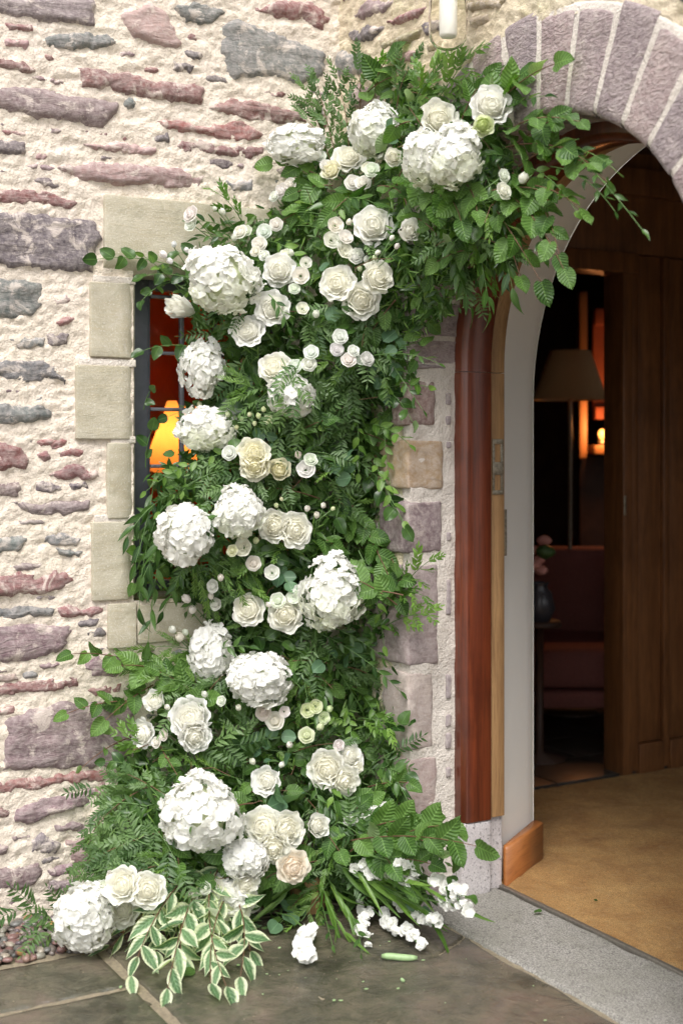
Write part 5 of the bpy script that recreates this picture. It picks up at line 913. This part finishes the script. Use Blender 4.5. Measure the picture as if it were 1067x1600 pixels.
SP = [('beech',790,300,880,420,6,1.1),('beech',770,320,845,440,5,1.1),('ruscus',800,300,850,400,10,1),('vine',820,260,900,330,9,1),('beech',830,240,948,285,5,1.05),('long',780,350,800,450,8,1),
 ('var',280,1360,215,1430,8,.85),('var',320,1370,345,1440,8,.9),('var',300,1390,285,1500,9,1.0),('var',365,1385,330,1540,9,.95),('var',240,1390,245,1490,8,.9),('beech',600,1300,690,1330,5,1.1),('ruscus',560,1350,640,1385,8,.9),
 ('beech',740,200,812,118,5,1.25),('beech',720,190,760,120,4,1.1),('beech',800,230,885,180,6,1.1),('beech',810,260,880,230,5,1.2),('ruscus',780,190,850,150,8,1),('beech',620,290,645,245,3,1.2),('beech',680,330,700,290,4,1.2),('tips',560,150,590,100,5,1.2),
 ('beech',620,945,535,898,4,1.15,-.10,0),('beech',630,930,560,925,3,1.1,-.10,0),('ruscus',470,1075,420,1040,6,.9,-.06,0),('beech',395,1255,345,1270,3,1.1,-.10,0),('ruscus',300,1210,300,1290,7,.8,-.10,0),('pist',470,560,430,640,5,1.0,-.08,0),('pist',440,560,470,655,4,.9,-.08,0),('ruscus',420,460,450,510,6,.9,-.06,0),('beech',640,190,600,215,3,.9,-.08,0),('long',350,800,300,840,4,.8,-.06,0),('ruscus',330,1020,390,1010,6,.9,-.06,0),('vine',560,860,600,1010,9,1.0,-.04,0),
 ('beech',585,150,606,92,4,1.25),('beech',560,160,625,118,3,1.1),('beech_small',755,190,866,100,5,1.15),('beech_small',760,190,800,130,4,1.3),('beech',790,230,920,255,6,1.0),('beech',790,210,905,190,5,.9),('ruscus',880,225,1002,358,13,.8),('ruscus',860,260,960,330,9,.8),('ruscus',850,230,965,270,8,.8),
 ('beech',800,270,873,398,7,1.05),('beech',790,290,905,325,5,1.0),('beech',770,330,812,432,5,1.0),('beech',760,300,850,300,5,1.0),('beech',690,300,720,345,5,1.3),('beech',650,280,680,325,4,1.2),('beech',720,280,745,330,4,1.0),('long',745,380,765,486,9,.9),('long',710,400,735,478,8,.9),('ruscus',770,370,790,440,8,.9),('vine',740,300,760,420,10,1),('ruscus',740,240,800,370,10,1),
 ('myrtle',530,262,497,135,9,1.1),('myrtle',545,230,527,128,8,1.1),('myrtle',505,210,480,145,6,1.1),('myrtle',560,190,560,115,7,1.1),('myrtle',520,270,482,190,8,1),('tips',640,170,705,100,6,1.2),('tips',680,160,725,95,6,1.3),('myrtle',620,170,640,105,6,1.1),('tips',650,170,670,110,5,1.1),('pist',700,170,745,125,4,.9),('euc',600,240,606,205,2,1.1),
 ('ivy',300,425,152,405,8,.85),('ivy',320,440,230,430,5,.9),('beech',500,275,425,255,4,1.05),('beech',520,290,465,300,4,1.1),('beech',500,320,440,345,5,1.1),('beech',560,300,520,330,4,1.0),('ruscus',380,365,300,345,9,.9),('ruscus',370,375,310,372,8,.9),('tips',380,350,345,305,4,1),('ivy',340,410,280,395,4,.8),
 ('ivy',330,545,224,548,5,.9),('ivy',225,640,236,610,2,.7),('ivy',330,640,262,652,2,.8),('ivy',228,730,238,672,3,.75),('vine',300,480,225,400,8,.9),('ivy',270,440,222,470,4,.7),
 ('long',270,770,200,838,8,.9),('long',255,790,218,950,9,1.0),('long',250,860,232,1002,8,1.0),('long',270,820,225,900,7,1.0),('long',290,880,255,955,6,.9),('long',240,760,212,880,8,.9),('long',300,870,330,960,6,.9),('vine',400,700,228,768,12,.9),('vine',380,720,250,800,11,.9),('pist',380,730,290,760,4,1.0),('pist',400,740,330,780,4,.9),('fern',300,880,330,930,6,1.2),('fern',320,870,390,915,6,1.2),
 ('beech_small',220,1035,112,1022,5,.95),('beech',260,1050,190,1040,4,1.1),('beech_small',240,1095,105,1115,6,.9),('beech_small',240,1070,165,1125,4,1.1),('beech_small',210,1150,128,1200,3,.6),('fern',350,1050,225,1045,9,1.2),('fern',340,1030,250,1010,7,1.1),('fern',330,1080,250,1060,8,1.2),('beech',300,1080,250,1050,4,1.1),
 ('myrtle',230,1230,145,1300,9,1.1),('myrtle',250,1300,140,1345,9,1.1),('tips',240,1180,188,1148,6,1.1),('pist',240,1350,140,1365,6,.9),('pist',220,1230,148,1230,5,.9),('pist',250,1330,180,1300,6,.9),('myrtle',260,1350,200,1370,8,1),('ivy',220,1200,165,1190,5,.7),('ruscus',230,1260,160,1255,8,.8),('pist',260,1290,175,1330,6,.9),('myrtle',270,1250,200,1210,8,1),
 ('pist',120,1428,30,1422,4,1.0),('pist',125,1440,66,1452,4,1.0),('beech',560,810,622,935,7,1.05),('beech',550,790,600,880,6,1.0),('beech',530,780,575,850,5,1.0),('beech',590,930,628,905,4,1.1),('beech',580,850,615,880,4,1.1),('beech',500,840,520,850,3,1.0),('tips',600,960,668,878,8,1.1),('tips',600,980,668,962,7,1.0),('tips',600,930,660,930,6,.9),('ruscus',500,990,625,1080,13,.95),('ruscus',520,980,612,1040,10,.9),('ruscus',500,1010,560,1100,10,.9),('ruscus',470,990,480,1090,10,.9),
 ('ruscus',560,560,685,568,9,.8),('vine',570,620,670,605,8,1),('vine',560,660,640,695,9,1.1),('vine',580,700,630,815,9,1.1),('vine',550,600,560,740,10,1.1),('vine',600,640,610,760,10,1.0),('ivy',570,740,632,822,6,.9),('ivy',590,600,645,660,6,.8),('ruscus',600,550,660,640,10,.9),('pist',540,580,590,640,4,1.0),('pist',520,590,540,650,4,.9),('pist',450,610,440,680,5,1.0),('pist',480,570,500,640,4,1.0),('pist',440,600,395,640,4,1.0),('pist',540,520,600,585,5,1.0),('pist',470,500,520,540,5,1.0),('pist',420,430,380,480,4,1),
 ('ivy',590,1150,640,1130,5,.8),('long',600,1180,636,1250,7,.8),('ivy',590,1200,635,1210,5,.8),('vine',560,1080,600,1140,8,.9),
 ('beech',540,1315,744,1322,10,1.15),('beech',560,1300,668,1280,6,1.2),('beech',600,1320,700,1290,5,1.25),('beech',620,1330,640,1380,4,1.0),('beech',580,1330,610,1350,5,1.1),('beech',540,1290,560,1260,4,.9),('ivy',700,1410,712,1362,3,.7),('ivy',690,1410,730,1400,4,.7),
 ('beech',460,1372,335,1375,6,1.1),('beech',420,1360,350,1335,5,1.15),('beech',500,1345,415,1372,6,1.1),('beech',440,1385,410,1400,3,1),('beech',500,1290,530,1330,4,1.0),('beech_small',345,1250,358,1280,3,1.2),('euc',445,1200,432,1190,3,1.2),('euc',450,1260,440,1245,3,1.4),('euc',480,1420,435,1445,5,1.1),('euc',520,760,540,720,4,1.0),('euc',420,890,450,910,5,1),('euc',380,1170,440,1150,5,1),
 ('var',290,1370,205,1528,10,.95),('var',310,1385,262,1548,11,.95),('var',335,1390,355,1545,10,1.0),('var',350,1400,392,1490,8,.9),('var',250,1400,172,1480,7,.9),('var',270,1345,320,1430,8,.9),('var',345,1345,300,1480,9,.9),('var',300,1400,235,1460,7,.9),('var',360,1390,375,1530,9,1.0),('var',260,1370,280,1470,9,.95),('var',330,1360,330,1490,9,.95),
 ('strap',480,1370,400,1440,4,.9),('strap',510,1370,560,1450,6,.8),('strap',520,1350,640,1410,8,1.1),('strap',500,1370,540,1460,7,.9),('strap',530,1370,660,1420,7,1.1),('strap',540,1360,690,1400,7,1.0),('fern',520,1370,470,1440,7,1.2),('ruscus',530,1420,565,1490,8,.8),('ruscus',500,1400,520,1480,8,.8),
 ('vine',520,1170,525,1270,8,1.0),('ruscus',480,1180,500,1260,9,.9),('vine',540,1100,550,1180,9,.9),('long',420,1180,415,1260,7,.8),('fern',410,620,380,600,5,1.2),('ruscus',300,1180,330,1280,8,.7)]
for s in SP: sprig(*s)
rs = random.Random(42)
KW = ['ruscus'] * 5 + ['vine'] * 3 + ['pist'] * 4 + ['myrtle'] * 3 + ['fern'] * 3 + ['beech_small'] * 4 + ['ivy'] * 3 + ['euc'] * 1 + ['tips'] * 2 + ['long'] * 2
cnt = 0
while cnt < 150:
    u, v = rs.uniform(200, 900), rs.uniform(110, 1460); sd = float(sdf([(u, v)], POLY)[0])
    if sd < 12: continue
    if any(math.hypot((u - h[0]) / h[2], (v - h[1]) / h[3]) < .9 for h in HY): continue
    if any(math.hypot(u - r[0], v - r[1]) < r[2] for r in RO): continue
    a = rs.uniform(-.3, math.pi + .3); L = rs.uniform(45, 95); k = rs.choice(KW); xc = 450; a = a if rs.random() < .75 else -a
    u1, v1 = u + L * math.cos(a), v + L * math.sin(a) * .9
    if sdf([(u1, v1)], POLY)[0] < -12 or v1 > 1465: continue
    if any(math.hypot((u1 - h[0]) / h[2], (v1 - h[1]) / h[3]) < .75 for h in HY) or any(math.hypot(u1 - r[0], v1 - r[1]) < r[2] * .8 for r in RO): continue
    sprig(k, u, v, u1, v1, {'ruscus': 8, 'vine': 7, 'pist': 4, 'myrtle': 6, 'fern': 6, 'beech_small': 5, 'ivy': 5, 'euc': 4, 'tips': 5, 'long': 6}[k], rs.uniform(.85, 1.1), dt=rs.uniform(-.01, .05)); cnt += 1
for lb, L in used_labels.items():
    if len(L) > 1:
        for o in L: o['group'] = 'alike ' + lb[:60]
# white stock: stems sweeping to the lower right, florets clustered at their ends
STK = [floret_mesh(40 + s, 'floret', .5, 5, .55) for s in range(3)]
def stock(u0, v0, pts, label, r=8, n=12, lift=0):
    r *= .74; n = int(n * 1.8)
    A = at(u0, v0, surf_t(u0, v0) + .03); A.z = max(A.z, .03); root = thing('stock_stem', label, 'flower', A, 'white stock stems by the threshold')
    P = [];
    for (u, v) in pts: t = min(surf_t(u, v, rad=.02) - lift, (0.022 - 1.5) / ((690 - v) / FPX)); q = at(u, v, t); P.append(q - A)
    put('stem', tmesh('stem', [Vector((0, 0, 0)), P[0] * .5 + UP * .015] + [p + UP * -.006 for p in P], .0026, M['stem'], 6), root, Matrix.Identity(4))
    for i in range(n):
        s = (i + random.uniform(0, .8)) / n * (len(P) - 1); k = min(int(s), len(P) - 2); q = P[k].lerp(P[k + 1], s - k); rad = r / FPX * 4.1
        j = Vector([random.uniform(-1, 1) for _ in range(3)]) * rad * .95; q = q + j; q.z = max(q.z, rad * .7 - A.z)
        for m_ in range(2): put('floret', STK[random.randrange(3)], root, M4(frame_from((TOC + UP * .8 + Vector([random.uniform(-.9, .9) for _ in range(3)])).normalized(), spin=random.uniform(0, 6)), q + TOC * .003 * m_ + Vector([random.uniform(-.002, .002) for _ in range(3)]), rad * random.uniform(.85, 1.25)), WHITE)
    return root
stock(510, 1360, [(558, 1352), (590, 1362), (622, 1368), (645, 1378)], 'longest row of white stock florets under the low beech leaves', 10, 26)
stock(530, 1340, [(618, 1345), (640, 1352), (660, 1362)], 'short stock tip beneath the low beech leaves', 8, 9)
stock(540, 1370, [(672, 1375), (700, 1385), (722, 1392), (710, 1400)], 'stock florets lying next to the pale frame plinth', 9, 16)
stock(540, 1390, [(690, 1408), (712, 1414), (738, 1420)], 'outermost stock tip lying on the stone threshold', 8, 12)
stock(520, 1385, [(566, 1412), (572, 1430), (562, 1442), (566, 1460)], 'stock tip hanging down over the slate by the strap leaves', 9, 13)
stock(530, 1390, [(598, 1432), (612, 1448), (640, 1456), (655, 1474)], 'lowest stock tip lying on the wet slate', 9, 20)
stock(530, 1380, [(622, 1412), (645, 1425), (665, 1440), (685, 1438)], 'middle stock tip fanned over the slate edge', 9, 20)
stock(510, 1300, [(545, 1285), (566, 1275), (590, 1262)], 'stock sprig standing up above the low beech leaves', 9, 13)
stock(520, 1290, [(575, 1268), (598, 1262), (604, 1270)], 'stock tip poking out toward the lowest quoin stone', 8, 8)
stock(430, 1440, [(482, 1454), (474, 1470), (470, 1486), (484, 1492)], 'fallen white stock stem lying on the slate on its own', 12, 15)
# foliage filling: leaves nobody could count, several layers deep
def fill(n, kind, LL, LW, shape, mat, nl, nw, smin=.7, smax=1.2, pick=None, dmin=.0, dmax=.22, seed=0):
    T_, Tf, Tu = leaf_grid(LL, LW, shape, nl, nw, curl=.18, cup=.3); r_ = np.random.default_rng(seed); out = []; lo, hi = POLY.min(0), POLY.max(0)
    UVp = r_.uniform(lo, hi, (n * 5, 2)); sd = sdf(UVp, POLY); jit = r_.uniform(-8, 14, len(UVp)); ok = sd > jit; UVp, sd = UVp[ok], sd[ok]
    if pick is not None: k = pick(UVp); UVp, sd = UVp[k], sd[k]
    UVp, sd = UVp[:n], sd[:n]
    for (u, v), s in zip(UVp, sd):
        t = surf_t(u, v, s) + r_.uniform(dmin, dmax); t = min(t, wall_t(u, v) - .012); P = at(u, v, t)
        if P.z < .008: P.z = .008 + .02 * r_.random()
        d = Vector((r_.normal(), r_.normal(), r_.normal() - .55)); d = d - TOC * d.dot(TOC) * .45; d.normalize(); nn = (TOC * 1.0 + UP * .45 + Vector(r_.normal(size=3)) * .55); x = d.cross(nn).normalized(); nn = x.cross(d)
        if P.z + d.z * LL < .004: d.z = .0; d.normalize()
        c = r_.uniform(smin, smax); out.append([[x.x * c, d.x * c, nn.x * c, P.x], [x.y * c, d.y * c, nn.y * c, P.y], [x.z * c, d.z * c, nn.z * c, P.z]])
    V, f = scatter(T_, Tf, np.array(out)); tint = np.repeat(r_.uniform(0, 1, len(out)), len(T_)); return V, f, np.tile(Tu, (len(out), 1)), tint
FN = lambda sgn, thr=.0, sc=90.: (lambda P: (fbm(np.c_[P / sc, P[:, :1] * 0 + 3.3], 77, 3) * sgn) > thr)
lay = [('narrow_leaf_filling', fill(4800, 'n', .050, .017, 'lance', 'lf_glossy', 3, 2, pick=FN(1, -.12), seed=1, dmin=.055, dmax=.25), 'lf_glossy_f', 'mass of dark narrow leaves filling the depth of the arrangement'), ('fine_leaf_filling', fill(5000, 'f', .026, .0095, 'lance', 'lf_fine', 2, 2, pick=FN(-1, .03), seed=2, dmin=.03, dmax=.2), 'lf_fine_f', 'mass of fine grey green leaflets filling gaps in the arrangement'),
       ('broad_leaf_filling', fill(3000, 'b', .058, .040, 'ovate', 'lf_broad', 4, 2, seed=3, dmin=.09, dmax=.26), 'lf_broad_f', 'mass of broad leaves deep inside the arrangement'), ('straw_leaf_filling', fill(3000, 's', .040, .006, 'lance', 'lf_straw', 3, 2, pick=FN(1, -.2, 60.), seed=4, dmin=.02, dmax=.16), 'lf_straw_f', 'mass of thin bright blades between the leaves of the arrangement')]
for nm, (V, f, uv, tint), mt, lb in lay: tag(obj(nm, mesh(nm, V, f, M[mt], uv=uv, attrs={'tint': tint})), lb, 'foliage', kind='stuff')
# dark twigs inside
tw = []
for i in range(90):
    u, v = rs.uniform(220, 860), rs.uniform(150, 1440); sd = float(sdf([(u, v)], POLY)[0])
    if sd < 15: continue
    A = at(u, v, min(surf_t(u, v) + .03, wall_t(u, v) - .02)); A.z = max(A.z, .02); d = Vector([rs.gauss(0, 1) for _ in range(3)]).normalized(); d -= TOC * d.dot(TOC) * .6; B = A + d * rs.uniform(.06, .16); B.z = max(B.z, .015); V, f = tube([A, (A + B) / 2 + UP * .015, B], .0012, 4, False); tw.append((V, f))
V, f = join(tw); tag(obj('twig_tangle', mesh('twig_tangle', V, f, M['twig'])), 'tangle of thin brown twigs running between the leaves', 'twigs', kind='stuff')
# the log foot that props the arrangement and debris on the slate
lg = onz(470, 1432, 0); log = thing('log_stand', 'short log foot showing under the leaves at the ground', 'log', (lg.x - .05, lg.y + .05, 0)); V, f = lathe([(.0, .10), (.05, .102), (.056, .09), (.058, .01), (.054, 0)], 24); V = np.array(V); V[:, :2] *= (1 + .05 * fbm(V * 30, 3))[:, None]; obj('bark', mesh('bark', V[::-1], f, M['oak']), log)
def lying(nm, u0, v0, u1, v1, rad, mat, label, cat, n=10):
    A, B = onz(u0, v0, rad), onz(u1, v1, rad); pts = [A.lerp(B, t) + UP * .001 * math.sin(t * 7) for t in np.linspace(0, 1, 8)]; r_ = rad * np.array([.55, .95, 1.0, .98, 1.0, .95, .85, .5]); V, f = tube(pts, r_, n); tag(obj(nm, mesh(nm, V, f, M[mat])), label, cat)
M['cutstem'] = simple('pale_green_stem', (.26, .38, .18), .5, var=.2, bs=60)
lying('cut_stem', 596, 1494, 652, 1497, .010, 'cutstem', 'pale green cut stem offcut lying on the wet slate', 'stem'); lying('green_scrap', 626, 1531, 632, 1532, .005, 'cutstem', 'tiny green scrap on the slate below the cut stem', 'scrap')
o = thing('fallen_bud', 'single small white floret fallen on the slate above the cut stem', 'flower', onz(575, 1478, .008)); 
for i in range(3): put('floret', STK[i], o, M4(frame_from((TOC * .3 + UP + Vector([random.uniform(-.5, .5) for _ in range(3)])).normalized(), spin=i), Vector((0, 0, .002 * i)), .012), WHITE)
for (u, v, s, lb) in [(305, 1520, 1.0, 'green leaf lying on the slate beneath the variegated branch'), (846, 1425, .45, 'small dark leaf scrap on the threshold by the metal strip'), (927, 1408, .25, 'green crumb of leaf on the coir mat')]:
    p = onz(u, v, .014 if u > 800 else .004); o = thing('fallen_leaf', lb, 'leaf', p); put('blade', LM['ivy'][0], o, M4(frame_from((.1, -.15, 1), spin=random.uniform(0, 6)), Vector((0, 0, .004)), s))

# grit, petals and leaf crumbs on the wet slate
def crumbs(nm, n, rad, flat, mat, label, seed, area):
    r_ = np.random.default_rng(seed); ml = np.zeros((n, 3, 4)); k_ = r_.uniform(.4, 1.2, n) * rad; ml[:, :, :3] = rotz(r_.uniform(0, 6.3, n)) * k_[:, None, None] * np.array([1.3, .8, flat])[None, None]
    x = r_.uniform(area[0], area[1], n); y = r_.uniform(area[2], area[3], n); ml[:, 0, 3] = x; ml[:, 1, 3] = y; ml[:, 2, 3] = k_ * flat * .6 + .001
    V, f = scatter(IV * (1 + .25 * fbm(IV * 3, seed)[:, None]), IF, ml); tag(obj(nm, mesh(nm, V, f, M[mat])), label, 'debris', kind='stuff')
crumbs('grit', 260, .0026, .6, 'soil', 'fine dark grit scattered over the slate and threshold', 3, (-.1, 1.5, -1.5, .3)); crumbs('pale_grit', 130, .0020, .6, 'sandjoint', 'pale sandy grit along the joints of the slate paving', 4, (-.1, 1.4, -1.5, -.0)); crumbs('leaf_crumbs', 45, .0048, .2, 'cutstem', 'tiny green leaf crumbs dropped on the slate', 5, (.15, 1.0, -1.1, -.05))
